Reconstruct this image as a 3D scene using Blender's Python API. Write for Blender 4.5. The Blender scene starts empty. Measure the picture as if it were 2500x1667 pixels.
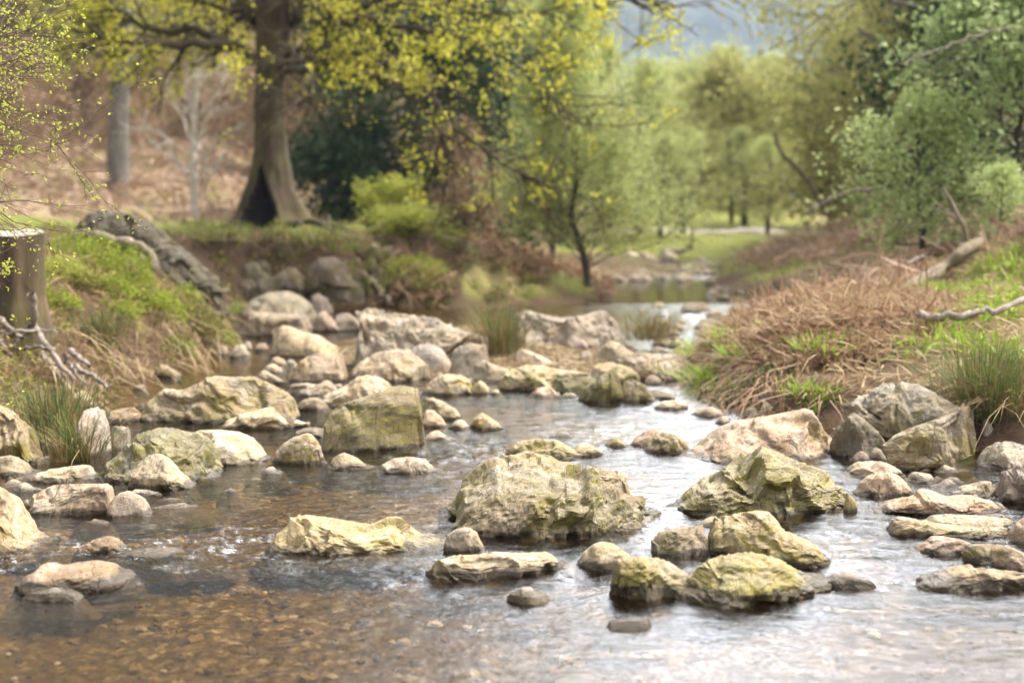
import bpy, math, random
import numpy as np
from mathutils import Vector
R = math.radians
scene = bpy.context.scene
col = scene.collection
F, CX, CY, HOR, CH = 3472.0, 1250.0, 833.5, 490.0, 1.25   # focal length in photo pixels, centre, horizon row, eye height
PITCH = math.atan((CY - HOR) / F)

# ---------------------------------------------------------------- camera
cam_d = bpy.data.cameras.new('camera'); cam = bpy.data.objects.new('camera', cam_d); col.objects.link(cam)
cam.location = (0, 0, CH); cam.rotation_euler = (R(90) - PITCH, 0, 0)
cam_d.sensor_width = 36; cam_d.lens = 50; cam_d.clip_start = .1; cam_d.clip_end = 5000
cam_d.dof.use_dof = True; cam_d.dof.focus_distance = 5.75; cam_d.dof.aperture_fstop = 1.7
scene.camera = cam

# ---------------------------------------------------------------- sky, sun, exposure
SUN_EL, SUN_AZ = R(56), R(80)          # azimuth measured from +Y (view direction) towards +X
w = bpy.data.worlds.new('World'); scene.world = w; w.use_nodes = True
wn = w.node_tree; wn.nodes.clear()
sky = wn.nodes.new('ShaderNodeTexSky'); sky.sky_type = 'NISHITA'; sky.sun_disc = False
sky.sun_elevation = SUN_EL; sky.sun_rotation = SUN_AZ
sky.air_density = 1.0; sky.dust_density = 6.0; sky.ozone_density = 0.6
tcw = wn.nodes.new('ShaderNodeTexCoord')            # bright patch added to unseen sky for sheen on the water, broken up softly
dt = wn.nodes.new('ShaderNodeVectorMath'); dt.operation = 'DOT_PRODUCT'; wn.links.new(tcw.outputs['Generated'], dt.inputs[0])
_c = Vector((math.sin(R(15)), math.cos(R(15)), math.tan(R(23)))).normalized(); dt.inputs[1].default_value = _c
cr = wn.nodes.new('ShaderNodeMapRange'); cr.interpolation_type = 'SMOOTHSTEP'; wn.links.new(dt.outputs['Value'], cr.inputs[0])
for _i, _v in ((1, .93), (2, .988), (3, 1.0), (4, 9.0)): cr.inputs[_i].default_value = _v
cn = wn.nodes.new('ShaderNodeTexNoise'); cn.inputs['Scale'].default_value = 3.2; cn.inputs['Detail'].default_value = 5; wn.links.new(tcw.outputs['Generated'], cn.inputs['Vector'])
cm = wn.nodes.new('ShaderNodeMapRange'); wn.links.new(cn.outputs[0], cm.inputs[0])
for _i, _v in ((1, .3), (2, .7), (3, .7), (4, 1.35)): cm.inputs[_i].default_value = _v
cx = wn.nodes.new('ShaderNodeMath'); cx.operation = 'MULTIPLY'; wn.links.new(cr.outputs[0], cx.inputs[0]); wn.links.new(cm.outputs[0], cx.inputs[1])
hsv = wn.nodes.new('ShaderNodeHueSaturation'); hsv.inputs['Saturation'].default_value = .2
bg = wn.nodes.new('ShaderNodeBackground'); bg.inputs['Strength'].default_value = .13
wo = wn.nodes.new('ShaderNodeOutputWorld')
wn.links.new(cx.outputs[0], hsv.inputs['Value']); wn.links.new(sky.outputs[0], hsv.inputs['Color']); wn.links.new(hsv.outputs[0], bg.inputs['Color']); wn.links.new(bg.outputs[0], wo.inputs['Surface'])
sl = bpy.data.lights.new('sun', 'SUN'); so = bpy.data.objects.new('sun', sl); col.objects.link(so)
sl.energy = 1.5; sl.angle = R(14); sl.color = (1, .94, .84)
so.rotation_euler = (R(90) - SUN_EL, 0, -SUN_AZ + R(180) - R(180))
# light travels along local -Z: aim it from the sun's place down to the ground
sdir = Vector((math.sin(SUN_AZ) * math.cos(SUN_EL), math.cos(SUN_AZ) * math.cos(SUN_EL), math.sin(SUN_EL)))
so.rotation_euler = (-sdir).to_track_quat('-Z', 'Y').to_euler()
vs = scene.view_settings
vs.view_transform = 'Standard'; vs.look = 'None'; vs.gamma = 1; vs.exposure = 1.74; vs.use_curve_mapping = False
cy = scene.cycles
cy.use_denoising = True; cy.max_bounces = 8; cy.transparent_max_bounces = 12; cy.diffuse_bounces = 3; cy.glossy_bounces = 3
cy.caustics_reflective = False; cy.caustics_refractive = False; cy.sample_clamp_indirect = 6; cy.volume_bounces = 0

# ---------------------------------------------------------------- helpers
RW = (math.cos(PITCH), math.sin(PITCH))
def ray(px, py):                       # direction through a photo pixel, scaled to one metre of depth
    a, b = (np.asarray(px, float) - CX) / F, -(np.asarray(py, float) - CY) / F
    fy = RW[0] + b * RW[1]; fz = -RW[1] + b * RW[0]
    return a / fy, fz / fy
def at(px, py, Y):
    dx, dz = ray(px, py); return np.array([dx * Y, Y, CH + dz * Y])
def flat(px, py, z=0.0):               # where that pixel's ray meets the level z
    dx, dz = ray(px, py); Y = (z - CH) / dz
    return np.array([dx * Y, Y + 0 * dx, z + 0 * dx])
def project(P):
    d = P - np.array([0, 0, CH])
    zc = d[..., 1] * RW[0] - d[..., 2] * RW[1]; yc = d[..., 1] * RW[1] + d[..., 2] * RW[0]
    return CX + F * d[..., 0] / zc, CY - F * yc / zc
VS = 2500 / 2352.0
def v(px, py): return px * VS, py * VS

_rs = np.random.RandomState(7)
_perm = np.tile(_rs.permutation(256), 3).astype(np.int32)
_grad = _rs.normal(size=(256, 3)).astype(np.float32); _grad /= np.linalg.norm(_grad, axis=1)[:, None]
def noise(P):                          # gradient noise, about -1..1
    P = np.asarray(P, np.float32); i = np.floor(P).astype(np.int32); f = P - i; i &= 255
    u = f * f * f * (f * (f * 6 - 15) + 10); out = 0
    for a in (0, 1):
        for b in (0, 1):
            for c in (0, 1):
                h = _perm[_perm[_perm[i[..., 0] + a] + i[..., 1] + b] + i[..., 2] + c]
                g = _grad[h]
                d = g[..., 0] * (f[..., 0] - a) + g[..., 1] * (f[..., 1] - b) + g[..., 2] * (f[..., 2] - c)
                wt = (u[..., 0] if a else 1 - u[..., 0]) * (u[..., 1] if b else 1 - u[..., 1]) * (u[..., 2] if c else 1 - u[..., 2])
                out = out + wt * d
    return out * 1.7
def fbm(P, o=4, g=.5):
    s, a = 0, 1
    P = np.asarray(P, np.float32)
    for k in range(o): s = s + a * noise(P * 2 ** k + 17.3 * k); a *= g
    return s
def ridged(P, o=4):
    s, a = 0, 1
    P = np.asarray(P, np.float32)
    for k in range(o): s = s + a * (1 - np.abs(noise(P * 2 ** k + 9.1 * k)) * 2); a *= .5
    return s
def sst(a, b, x): t = np.clip((x - a) / (b - a), 0, 1); return t * t * (3 - 2 * t)

def tag(o, label=None, cat=None, group=None, kind=None):
    if label: o['label'] = label
    if cat: o['category'] = cat
    if group: o['group'] = group
    if kind: o['kind'] = kind
    return o
def mesh_obj(name, V, faces, mat, parent=None, smooth=True, loc=None):
    """V (n,3); faces: list of int arrays (m,k)"""
    V = np.asarray(V, np.float32)
    if loc is not None: V = V - np.asarray(loc, np.float32)
    me = bpy.data.meshes.new(name)
    faces = [np.asarray(f, np.int32) for f in (faces if isinstance(faces, list) else [faces]) if len(f)]
    me.vertices.add(len(V)); me.vertices.foreach_set('co', V.ravel())
    li = np.concatenate([f.ravel() for f in faces]); tot = np.concatenate([np.full(len(f), f.shape[1], np.int32) for f in faces])
    st = np.concatenate([[0], np.cumsum(tot)[:-1]]).astype(np.int32)
    me.loops.add(len(li)); me.loops.foreach_set('vertex_index', li)
    me.polygons.add(len(tot)); me.polygons.foreach_set('loop_start', st); me.polygons.foreach_set('loop_total', tot)
    me.polygons.foreach_set('use_smooth', np.full(len(tot), smooth, bool))
    me.update(calc_edges=True); me.validate()
    if mat: me.materials.append(mat)
    o = bpy.data.objects.new(name, me); col.objects.link(o)
    if loc is not None: o.location = [float(c) for c in loc]
    if parent: o.parent = parent
    return o
def empty(name, loc):
    o = bpy.data.objects.new(name, None); col.objects.link(o); o.location = [float(c) for c in loc]; o.empty_display_size = .1
    return o
def grid_faces(nu, nv, wrap=False):
    i = np.arange(nu - 1)[:, None]; j = np.arange(nv if wrap else nv - 1)[None, :]; k = (j + 1) % nv
    return np.stack([i * nv + j, (i + 1) * nv + j, (i + 1) * nv + k, i * nv + k], -1).reshape(-1, 4)
def N(nt, t, ins=None, **props):
    n = nt.nodes.new(t)
    for k, val in props.items(): setattr(n, k, val)
    for k, val in (ins or {}).items():
        s = n.inputs[k]
        if isinstance(val, bpy.types.NodeSocket): nt.links.new(val, s)
        else: s.default_value = val
    return n
def new_mat(name):
    m = bpy.data.materials.new(name); m.use_nodes = True; m.node_tree.nodes.clear()
    return m, m.node_tree
def ramp(nt, fac, stops, interp='LINEAR'):
    n = N(nt, 'ShaderNodeValToRGB', {0: fac}); e = n.color_ramp.elements; n.color_ramp.interpolation = interp
    while len(e) < len(stops): e.new(.5)
    for k, (p, c) in enumerate(stops):
        e[k].position = p; e[k].color = (c, c, c, 1) if isinstance(c, (int, float)) else (*c, 1)
    return n.outputs[0]
def mixc(nt, f, a, b, bt='MIX'):
    n = N(nt, 'ShaderNodeMix', {}, data_type='RGBA', blend_type=bt)
    for k, val in ((0, f), (6, a), (7, b)):
        if isinstance(val, bpy.types.NodeSocket): nt.links.new(val, n.inputs[k])
        else: n.inputs[k].default_value = val if k == 0 else (*val, 1)
    return n.outputs[2]
def mth(nt, op, a, b=0.0, c=0.0, clamp=False):
    n = N(nt, 'ShaderNodeMath', {0: a, 1: b, 2: c}, operation=op); n.use_clamp = clamp; return n.outputs[0]
def noi(nt, vec, scale, detail=4, rough=.55, dist=0.0):
    return N(nt, 'ShaderNodeTexNoise', {'Vector': vec, 'Scale': scale, 'Detail': detail, 'Roughness': rough, 'Distortion': dist}).outputs[0]

# ---------------------------------------------------------------- materials
def rock_material():
    m, nt = new_mat('river_rock')
    oi = N(nt, 'ShaderNodeObjectInfo'); tc = N(nt, 'ShaderNodeTexCoord'); geo = N(nt, 'ShaderNodeNewGeometry')
    off = N(nt, 'ShaderNodeVectorMath', {0: (37.1, 53.7, 21.3)}, operation='SCALE'); nt.links.new(oi.outputs['Random'], off.inputs['Scale'])
    P = N(nt, 'ShaderNodeVectorMath', {0: tc.outputs['Object'], 1: off.outputs[0]}, operation='ADD').outputs[0]
    sep = N(nt, 'ShaderNodeSeparateColor', {0: oi.outputs['Color']})
    moss, bright, warm = sep.outputs[0], sep.outputs[1], sep.outputs[2]
    rot = N(nt, 'ShaderNodeVectorRotate', {'Vector': P, 'Axis': (.2, 1, .1)}, rotation_type='AXIS_ANGLE')
    nt.links.new(mth(nt, 'MULTIPLY_ADD', oi.outputs['Random'], 1.2, -.75), rot.inputs['Angle'])
    warp = N(nt, 'ShaderNodeTexNoise', {'Vector': P, 'Scale': 5.0, 'Detail': 2})
    wv = N(nt, 'ShaderNodeVectorMath', {0: warp.outputs['Color'], 1: (.22, .22, .22), 2: rot.outputs[0]}, operation='MULTIPLY_ADD').outputs[0]
    S = N(nt, 'ShaderNodeVectorMath', {0: wv, 1: (1, 1, 3.4)}, operation='MULTIPLY').outputs[0]     # foliation
    n1 = noi(nt, P, 4.5, 8, .66); st = noi(nt, S, 5, 9, .72, .5); n3 = noi(nt, P, 95, 5, .75); n4 = noi(nt, P, 13, 8, .74, .3); n5 = noi(nt, P, 38, 4, .7)
    grey = mixc(nt, n4, (.16, .14, .115), (.55, .50, .425)); tan = mixc(nt, n4, (.21, .145, .08), (.72, .56, .36))
    wf = mth(nt, 'ADD', warm, mth(nt, 'MULTIPLY_ADD', n1, 2.2, -.95), clamp=True)
    c = mixc(nt, wf, grey, tan)
    c = mixc(nt, ramp(nt, st, [(.32, .6), (.44, 0)]), c, (.14, .105, .07))
    c = mixc(nt, ramp(nt, mth(nt, 'MULTIPLY_ADD', st, .55, mth(nt, 'MULTIPLY', n4, .45)), [(.52, 0), (.66, .8)]), c, (.78, .71, .58))
    c = mixc(nt, ramp(nt, n5, [(.60, 0), (.70, .7)]), c, (.80, .75, .65))
    c = mixc(nt, ramp(nt, n3, [(.34, .85), (.44, 0)]), c, (.085, .068, .048))
    c = mixc(nt, ramp(nt, n3, [(.6, 0), (.70, .6)]), c, (.78, .72, .60))
    # yellow-green algae, most of it on the steeper sides
    nz = N(nt, 'ShaderNodeSeparateXYZ', {0: geo.outputs['Normal']}).outputs[2]
    side = ramp(nt, nz, [(.15, 1.0), (.95, .35)])
    mn = noi(nt, P, 4.2, 6, .65, .4); mn2 = noi(nt, S, 9, 5, .6)
    mf = mth(nt, 'MULTIPLY', mth(nt, 'SUBTRACT', mth(nt, 'ADD', mn, mth(nt, 'MULTIPLY', moss, .40)), .655), 6, clamp=True)
    mf = mth(nt, 'MULTIPLY', mth(nt, 'MULTIPLY', mf, side), mth(nt, 'MULTIPLY_ADD', mn2, .9, .35), clamp=True)
    algae = mixc(nt, ramp(nt, mn2, [(.35, 0), (.65, 1)]), (.075, .075, .012), (.38, .33, .07))
    c = mixc(nt, mth(nt, 'MULTIPLY', mf, .85), c, algae)
    # thin dark joints
    jn = noi(nt, S, 2.6, 3, .5, .8)
    j = mth(nt, 'ABSOLUTE', mth(nt, 'SUBTRACT', jn, .5)); jf = ramp(nt, j, [(.0, .6), (.007, 0)])
    c = mixc(nt, mth(nt, 'MULTIPLY', jf, ramp(nt, n1, [(.45, 0), (.55, 1)])), c, (.05, .04, .03))
    c = N(nt, 'ShaderNodeHueSaturation', {'Color': c, 'Value': mth(nt, 'MULTIPLY_ADD', bright, .98, .22), 'Saturation': 1.1, 'Hue': mth(nt, 'MULTIPLY_ADD', oi.outputs['Random'], .03, .482)}).outputs[0]
    # wet rim just above the water
    pz = N(nt, 'ShaderNodeSeparateXYZ', {0: geo.outputs['Position']}).outputs[2]
    wl = mth(nt, 'MULTIPLY_ADD', n4, .06, mth(nt, 'MULTIPLY_ADD', n1, .05, -.033))
    wet = mth(nt, 'MULTIPLY', mth(nt, 'SUBTRACT', wl, pz), 90, clamp=True)
    c = mixc(nt, mth(nt, 'MULTIPLY', wet, .85), c, (.05, .038, .024))
    b = mth(nt, 'ADD', mth(nt, 'MULTIPLY', st, .7), mth(nt, 'MULTIPLY_ADD', n3, .2, mth(nt, 'MULTIPLY_ADD', n4, .7, mth(nt, 'MULTIPLY', n5, .3))))
    b = mth(nt, 'SUBTRACT', b, mth(nt, 'MULTIPLY', jf, .35))
    bump = N(nt, 'ShaderNodeBump', {'Height': b, 'Strength': .7, 'Distance': .024})
    p = N(nt, 'ShaderNodeBsdfPrincipled', {'Base Color': c, 'Roughness': mth(nt, 'MULTIPLY_ADD', wet, -.6, .85), 'Normal': bump.outputs[0], 'Specular IOR Level': .35})
    N(nt, 'ShaderNodeOutputMaterial', {0: p.outputs[0]})
    return m
ROCK = rock_material()

def leaf_material(name, a, b, trans=.45, rough=.6):
    m, nt = new_mat(name); geo = N(nt, 'ShaderNodeNewGeometry')
    c = mixc(nt, geo.outputs['Random Per Island'], a, b)
    p = N(nt, 'ShaderNodeBsdfPrincipled', {'Base Color': c, 'Roughness': rough, 'Specular IOR Level': .25})
    t = N(nt, 'ShaderNodeBsdfTranslucent', {'Color': c})
    x = N(nt, 'ShaderNodeMixShader', {0: trans, 1: p.outputs[0], 2: t.outputs[0]})
    N(nt, 'ShaderNodeOutputMaterial', {0: x.outputs[0]}); return m
def bark_material(name, a, b, moss=None, scale=8, zs=.25, mossf=.5):
    m, nt = new_mat(name); tc = N(nt, 'ShaderNodeTexCoord')
    S = N(nt, 'ShaderNodeVectorMath', {0: tc.outputs['Object'], 1: (1, 1, zs)}, operation='MULTIPLY').outputs[0]
    n1 = noi(nt, S, scale, 6, .65); n2 = noi(nt, tc.outputs['Object'], 2.4, 5, .6)
    c = mixc(nt, ramp(nt, n1, [(.3, 0), (.7, 1)]), a, b)
    if moss: c = mixc(nt, mth(nt, 'MULTIPLY', ramp(nt, n2, [(.42, 0), (.6, 1)]), mossf), c, moss)
    bump = N(nt, 'ShaderNodeBump', {'Height': n1, 'Strength': .8, 'Distance': .03})
    p = N(nt, 'ShaderNodeBsdfPrincipled', {'Base Color': c, 'Roughness': .9, 'Normal': bump.outputs[0]})
    N(nt, 'ShaderNodeOutputMaterial', {0: p.outputs[0]}); return m
M = dict(
    beech=leaf_material('young_yellow_leaf', (.44, .42, .035), (.68, .64, .10), .5),
    bud=leaf_material('opening_bud_leaf', (.42, .46, .05), (.62, .66, .14), .5),
    spring=leaf_material('pale_spring_leaf', (.32, .37, .12), (.48, .50, .20), .5),
    spring2=leaf_material('fresh_green_leaf', (.36, .44, .15), (.60, .67, .32), .5),
    olive=leaf_material('olive_leaf', (.26, .26, .075), (.42, .40, .14), .5),
    mid=leaf_material('mid_green_leaf', (.17, .24, .07), (.48, .56, .26), .45),
    dark=leaf_material('dark_evergreen_leaf', (.02, .045, .016), (.05, .09, .03), .2),
    brownleaf=leaf_material('brown_twig_leaf', (.22, .14, .085), (.36, .25, .15), .3),
    tanleaf=leaf_material('tan_twig_leaf', (.26, .19, .09), (.36, .27, .13), .4),
    lime=leaf_material('yellow_green_leaf', (.26, .29, .045), (.42, .43, .09), .5),
    mossy=leaf_material('bright_moss_leaf', (.15, .22, .016), (.35, .38, .045), .35),
    heath=leaf_material('heath_leaf', (.10, .10, .02), (.28, .25, .06), .3),
    grass=leaf_material('grass_blade', (.13, .19, .03), (.34, .37, .09), .35),
    lush=leaf_material('lush_blade', (.16, .28, .02), (.42, .52, .08), .35),
    straw=leaf_material('straw_blade', (.30, .20, .10), (.52, .40, .24), .3),
    bracken=leaf_material('dead_bracken_frond', (.19, .105, .06), (.48, .32, .20), .25),
    brackfar=leaf_material('dead_bracken_slope', (.26, .155, .10), (.46, .34, .24), .25),
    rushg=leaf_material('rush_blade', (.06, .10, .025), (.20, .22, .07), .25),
    rushb=leaf_material('dry_rush_blade', (.20, .12, .05), (.38, .27, .13), .25),
    bark=bark_material('mossy_trunk_bark', (.020, .013, .008), (.085, .056, .030), (.075, .066, .010), 7, .2, .55),
    hollow=bark_material('shade_dark_hollow', (.004, .003, .003), (.016, .011, .008)),  # near-black wood: shade inside the hollow put into the colour
    barkdark=bark_material('dark_bark', (.03, .023, .016), (.10, .08, .055)),
    barkgrey=bark_material('grey_lichen_bark', (.06, .052, .042), (.20, .18, .15)),
    barkpale=bark_material('pale_bleached_bark', (.34, .30, .26), (.58, .53, .47)),
    twig=bark_material('red_brown_twig', (.09, .055, .04), (.20, .14, .105), None, 60),
    dead=bark_material('bleached_dead_wood', (.15, .115, .09), (.46, .39, .32), None, 30),
    deadbrown=bark_material('weathered_log', (.10, .07, .05), (.32, .25, .19), (.10, .10, .02), 20),
    stump=bark_material('rotting_stump', (.022, .015, .010), (.13, .085, .045), (.09, .08, .015), 9),
    cut=bark_material('sawn_wood', (.20, .165, .13), (.38, .33, .28), None, 20, 1),
    root=bark_material('bleached_root', (.12, .09, .07), (.42, .35, .29), None, 24, 1),
)
# ---------------------------------------------------------------- the lie of the land
WATER = np.array([(-4.5, -3), (-3.2, 2.0), (-2.5, 3.5), (-2.05, 5.0), (-2.3, 6.5), (-2.7, 8.2), (-2.7, 9.3), (-2.6, 10), (-2.42, 11), (-2.45, 12.6), (-2.9, 14),
    (-3.2, 15.6), (-2.6, 17.0), (-1.5, 17.1), (-.7, 16.4), (.2, 17.0), (1.3, 17.9), (1.5, 19.5), (1.3, 21.5), (.9, 23.5), (.7, 27), (.9, 30), (3, 31), (9, 33), (14, 33),
    (14, 30.5), (9, 30.5), (5, 29.5), (3.6, 27), (3.3, 24), (3.0, 21.5), (3.2, 19), (3.3, 17), (3.1, 15.5), (2.65, 14), (2.05, 12.6), (1.5, 11.2), (1.25, 10),
    (1.2, 8.8), (1.5, 8.0), (2.2, 7.2), (2.6, 6.4), (2.7, 5.0), (2.7, 3.5), (3.4, 2.0), (5, -3)])
def poly_sd(X, Y, poly):               # signed distance, negative inside
    d = np.full(X.shape, 1e9); ins = np.zeros(X.shape, bool); n = len(poly)
    for k in range(n):
        ax, ay = poly[k]; bx, by = poly[(k + 1) % n]; ex, ey = bx - ax, by - ay
        t = np.clip(((X - ax) * ex + (Y - ay) * ey) / (ex * ex + ey * ey), 0, 1)
        d = np.minimum(d, (X - ax - t * ex) ** 2 + (Y - ay - t * ey) ** 2)
        if ey != 0:
            c = ((ay > Y) != (by > Y)) & (X < ex * (Y - ay) / ey + ax); ins ^= c
    d = np.sqrt(d); return np.where(ins, -d, d)
# x, y, bank height, width of the rise, slope beyond
BANK = np.array([(-3.2, 5, .25, .8, .05), (-3.2, 8, .45, .7, .12), (-3.1, 9.5, .62, .7, .05), (-3.2, 11.5, .74, .7, .03), (-4.5, 13, .95, 1.1, .03), (-3.6, 15.5, .84, .9, .02), (-2.4, 18, .86, .75, .0), (-1.4, 18.2, .84, .9, .0),
    (-.6, 18, .80, 2.3, .02), (.6, 19.5, .55, 2.0, .03), (1.0, 23, .3, 1.5, .04), (.2, 27, .4, 2, .04), (3, 34, .42, 2, .01), (9, 36, .42, 2, .01),
    (4.6, 27, .4, 1.5, .24), (3.9, 20, .42, .8, .40), (3.4, 15, .36, .9, .42), (4.4, 12.5, .4, .8, .34), (2.1, 11, .38, .6, .10), (1.8, 9.2, .36, .6, .10), (2.6, 8.5, .30, .6, .2), (3.2, 6.5, .28, .7, .12), (3.4, 4, .2, .7, .12)])
def height(X, Y, rough=True):
    X = np.asarray(X, float); Y = np.asarray(Y, float)
    d = poly_sd(X, Y, WATER)
    ww = 1 / ((X[..., None] - BANK[:, 0]) ** 2 + (Y[..., None] - BANK[:, 1]) ** 2 + .15) ** 2.5
    ww /= ww.sum(-1, keepdims=True)
    H, Wd, Sl = [(ww * BANK[:, k]).sum(-1) for k in (2, 3, 4)]
    P = np.stack([X, Y, 0 * X], -1)
    dn = d + (.18 * fbm(P * 1.3, 3) if rough else 0) * np.clip(1 - np.abs(d) / 3, 0, 1)
    e = np.maximum(dn, 0)
    z = H * (1 - np.exp(-(e / Wd * 1.6) ** 1.4)) + Sl * np.clip(e - Wd, 0, 9)
    bed = -.075 * sst(0, .5, -dn) - .025
    z = np.where(dn > 0, z - .03 * np.exp(-e / .1), bed)
    bar = np.exp(-(((X + .25) / 1.45) ** 2 + ((Y - 12.0) / 2.3) ** 2) ** 2) * .19 + np.exp(-(((X - 1.7) / 1.3) ** 2 + ((Y - 26.5) / 3.2) ** 2) ** 2) * .33
    z = z + bar * (dn < .2)
    z = z + .035 * sst(5.3, 4.7, Y) * (dn < 0) * -1
    # hillsides
    sl = np.clip((.10 * Y - 2.2 - X) / (.07 * Y + 1), 0, 1)
    z = z + sl * (.115 * np.clip(Y - 25, 0, 40) + .38 * np.clip(Y - 65, 0, 160))
    er = np.maximum(0, X - (.185 * Y + 1.6)); z = z + .34 * np.minimum(er, 70) * sst(0, 1.5, er)
    z = z + .28 * np.clip(-X - 18, 0, 60)
    if rough:
        land = sst(0, .6, dn)
        z = z + land * ((.05 + .16 * sst(13.5, 15, Y) * sst(19, 18, Y) * (X < .5)) * fbm(P * 2.6, 4) + .25 * np.clip(Y / 60, 0, 1) * fbm(P * .35, 3)) + (1 - land) * .014 * fbm(P * 9, 3)
    return z
def gz(x, y): return float(height(np.array([x]), np.array([y]))[0])

def terrain():
    nu, ny = 420, 640
    u = np.linspace(-1, 1, nu); u = np.sign(u) * (.62 * np.abs(u) + .9 * np.abs(u) ** 3.2)
    y = 1.2 * (520 / 1.2) ** np.linspace(0, 1, ny)
    Y, U = np.meshgrid(y, u, indexing='ij'); X = U * (Y + 3.0)
    Z = height(X, Y)
    V = np.stack([X, Y, Z], -1).reshape(-1, 3)
    o = mesh_obj('ground', V, grid_faces(ny, nu)[:, ::-1], None)
    d = poly_sd(X, Y, WATER); P = np.stack([X, Y, 0 * X], -1)
    nb = fbm(P * .5, 4); n2 = fbm(P * 2.2, 4)
    bedm = np.clip(1 - sst(-.06, .07, d + .10 * n2), 0, 1)
    farb = np.exp(-(((X - 1.7) / 1.5) ** 2 + ((Y - 26.5) / 3.6) ** 2) ** 2); bedm = np.maximum(bedm, (farb > .4) * 1.)
    bar = np.exp(-(((X + .25) / 1.9) ** 2 + ((Y - 12.0) / 3.2) ** 2) ** 2); bedm = np.maximum(bedm, (bar > .5) * 1.)
    brk = np.clip(sst(-.1, .3, nb + .25 * n2 + .35) * ((X > .17 * Y + .3) * .85 + (Y > 24) * (X < .1 * Y - 1) * 1.0 + ((X > -.9) & (X < .8) & (Y > 15.5) & (Y < 22)) * .55), 0, 1)
    mead = sst(30.5, 31.5, Y) * (1 - sst(50, 62, Y)) * sst(.05 * Y - .6, .05 * Y + .4, X) * (1 - sst(.20 * Y, .20 * Y + 2, X))
    brk *= 1 - .55 * mead
    path = np.exp(-((Y - 37.5 - .6 * np.sin(X * .5)) / 1.5) ** 2) * mead
    soil = np.clip(sst(.05, .2, Z) * (1 - sst(.80, .92, Z)) * ((X < -.6) & (Y > 12.5) & (Y < 20)) * 1.4 + .5 * sst(.1, .6, n2) * (Y < 24) + 1.1 * (X < -1.9) * (Y > 6) * (Y < 14) * sst(-.8, .1, n2) + .5 * (X > 1) * (d < .8) * (Y > 7.5) * (Y < 13) + 1.0 * np.exp(-((d - .12) / .22) ** 2) * (Y < 30), 0, 1)
    A = o.data.color_attributes.new('cover', 'FLOAT_COLOR', 'POINT')
    A.data.foreach_set('color', np.stack([bedm, brk, soil, np.clip(path * 1.4, 0, 1)], -1).astype(np.float32).ravel())
    m, nt = new_mat('valley_ground'); tc = N(nt, 'ShaderNodeNewGeometry').outputs['Position']
    at_ = N(nt, 'ShaderNodeAttribute', attribute_name='cover'); sp = N(nt, 'ShaderNodeSeparateColor', {0: at_.outputs['Color']})
    n1 = noi(nt, tc, 1.2, 6, .65); nf = noi(nt, tc, 14, 5, .7); n3 = noi(nt, tc, .22, 4, .6)
    grass = mixc(nt, n1, (.09, .115, .018), (.26, .27, .06))
    grass = mixc(nt, ramp(nt, nf, [(.45, 0), (.7, .6)]), grass, (.30, .24, .10))
    brkc = mixc(nt, nf, (.14, .085, .055), (.34, .235, .16)); brkc = mixc(nt, ramp(nt, n3, [(.42, 0), (.62, .75)]), brkc, (.27, .21, .11))
    brkc = mixc(nt, ramp(nt, n1, [(.55, 0), (.72, .5)]), brkc, (.19, .17, .05))
    soilc = mixc(nt, nf, (.035, .022, .013), (.15, .095, .06))
    stn = N(nt, 'ShaderNodeTexVoronoi', {'Vector': tc, 'Scale': 24.0, 'Randomness': 1.0})
    stn2 = N(nt, 'ShaderNodeTexVoronoi', {'Vector': tc, 'Scale': 60.0, 'Randomness': 1.0})
    s1 = N(nt, 'ShaderNodeSeparateColor', {0: stn.outputs['Color']}).outputs[0]; s2 = N(nt, 'ShaderNodeSeparateColor', {0: stn2.outputs['Color']}).outputs[1]
    bed = ramp(nt, mth(nt, 'MULTIPLY_ADD', s1, .55, mth(nt, 'MULTIPLY', s2, .45)), [(.0, (.03, .019, .009)), (.35, (.11, .072, .034)), (.62, (.22, .155, .08)), (.84, (.34, .27, .17)), (1, (.58, .52, .43))])
    bed = mixc(nt, ramp(nt, n1, [(.38, .75), (.58, 0)]), bed, (.075, .042, .010))
    bed = mixc(nt, ramp(nt, stn.outputs['Distance'], [(.45, 0), (.75, .5)]), bed, (.03, .016, .006))
    c = mixc(nt, sp.outputs[1], grass, brkc); c = mixc(nt, sp.outputs[2], c, soilc); c = mixc(nt, at_.outputs['Alpha'], c, (.30, .26, .22)); c = mixc(nt, sp.outputs[0], c, bed)
    bump = N(nt, 'ShaderNodeBump', {'Height': nf, 'Strength': .8, 'Distance': .05})
    p = N(nt, 'ShaderNodeBsdfPrincipled', {'Base Color': c, 'Roughness': .95, 'Normal': bump.outputs[0], 'Specular IOR Level': .15})
    N(nt, 'ShaderNodeOutputMaterial', {0: p.outputs[0]}); o.data.materials.append(m)
    tag(o, 'stream bed and grassy valley banks rising to bracken slopes', kind='structure')
terrain()

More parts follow.
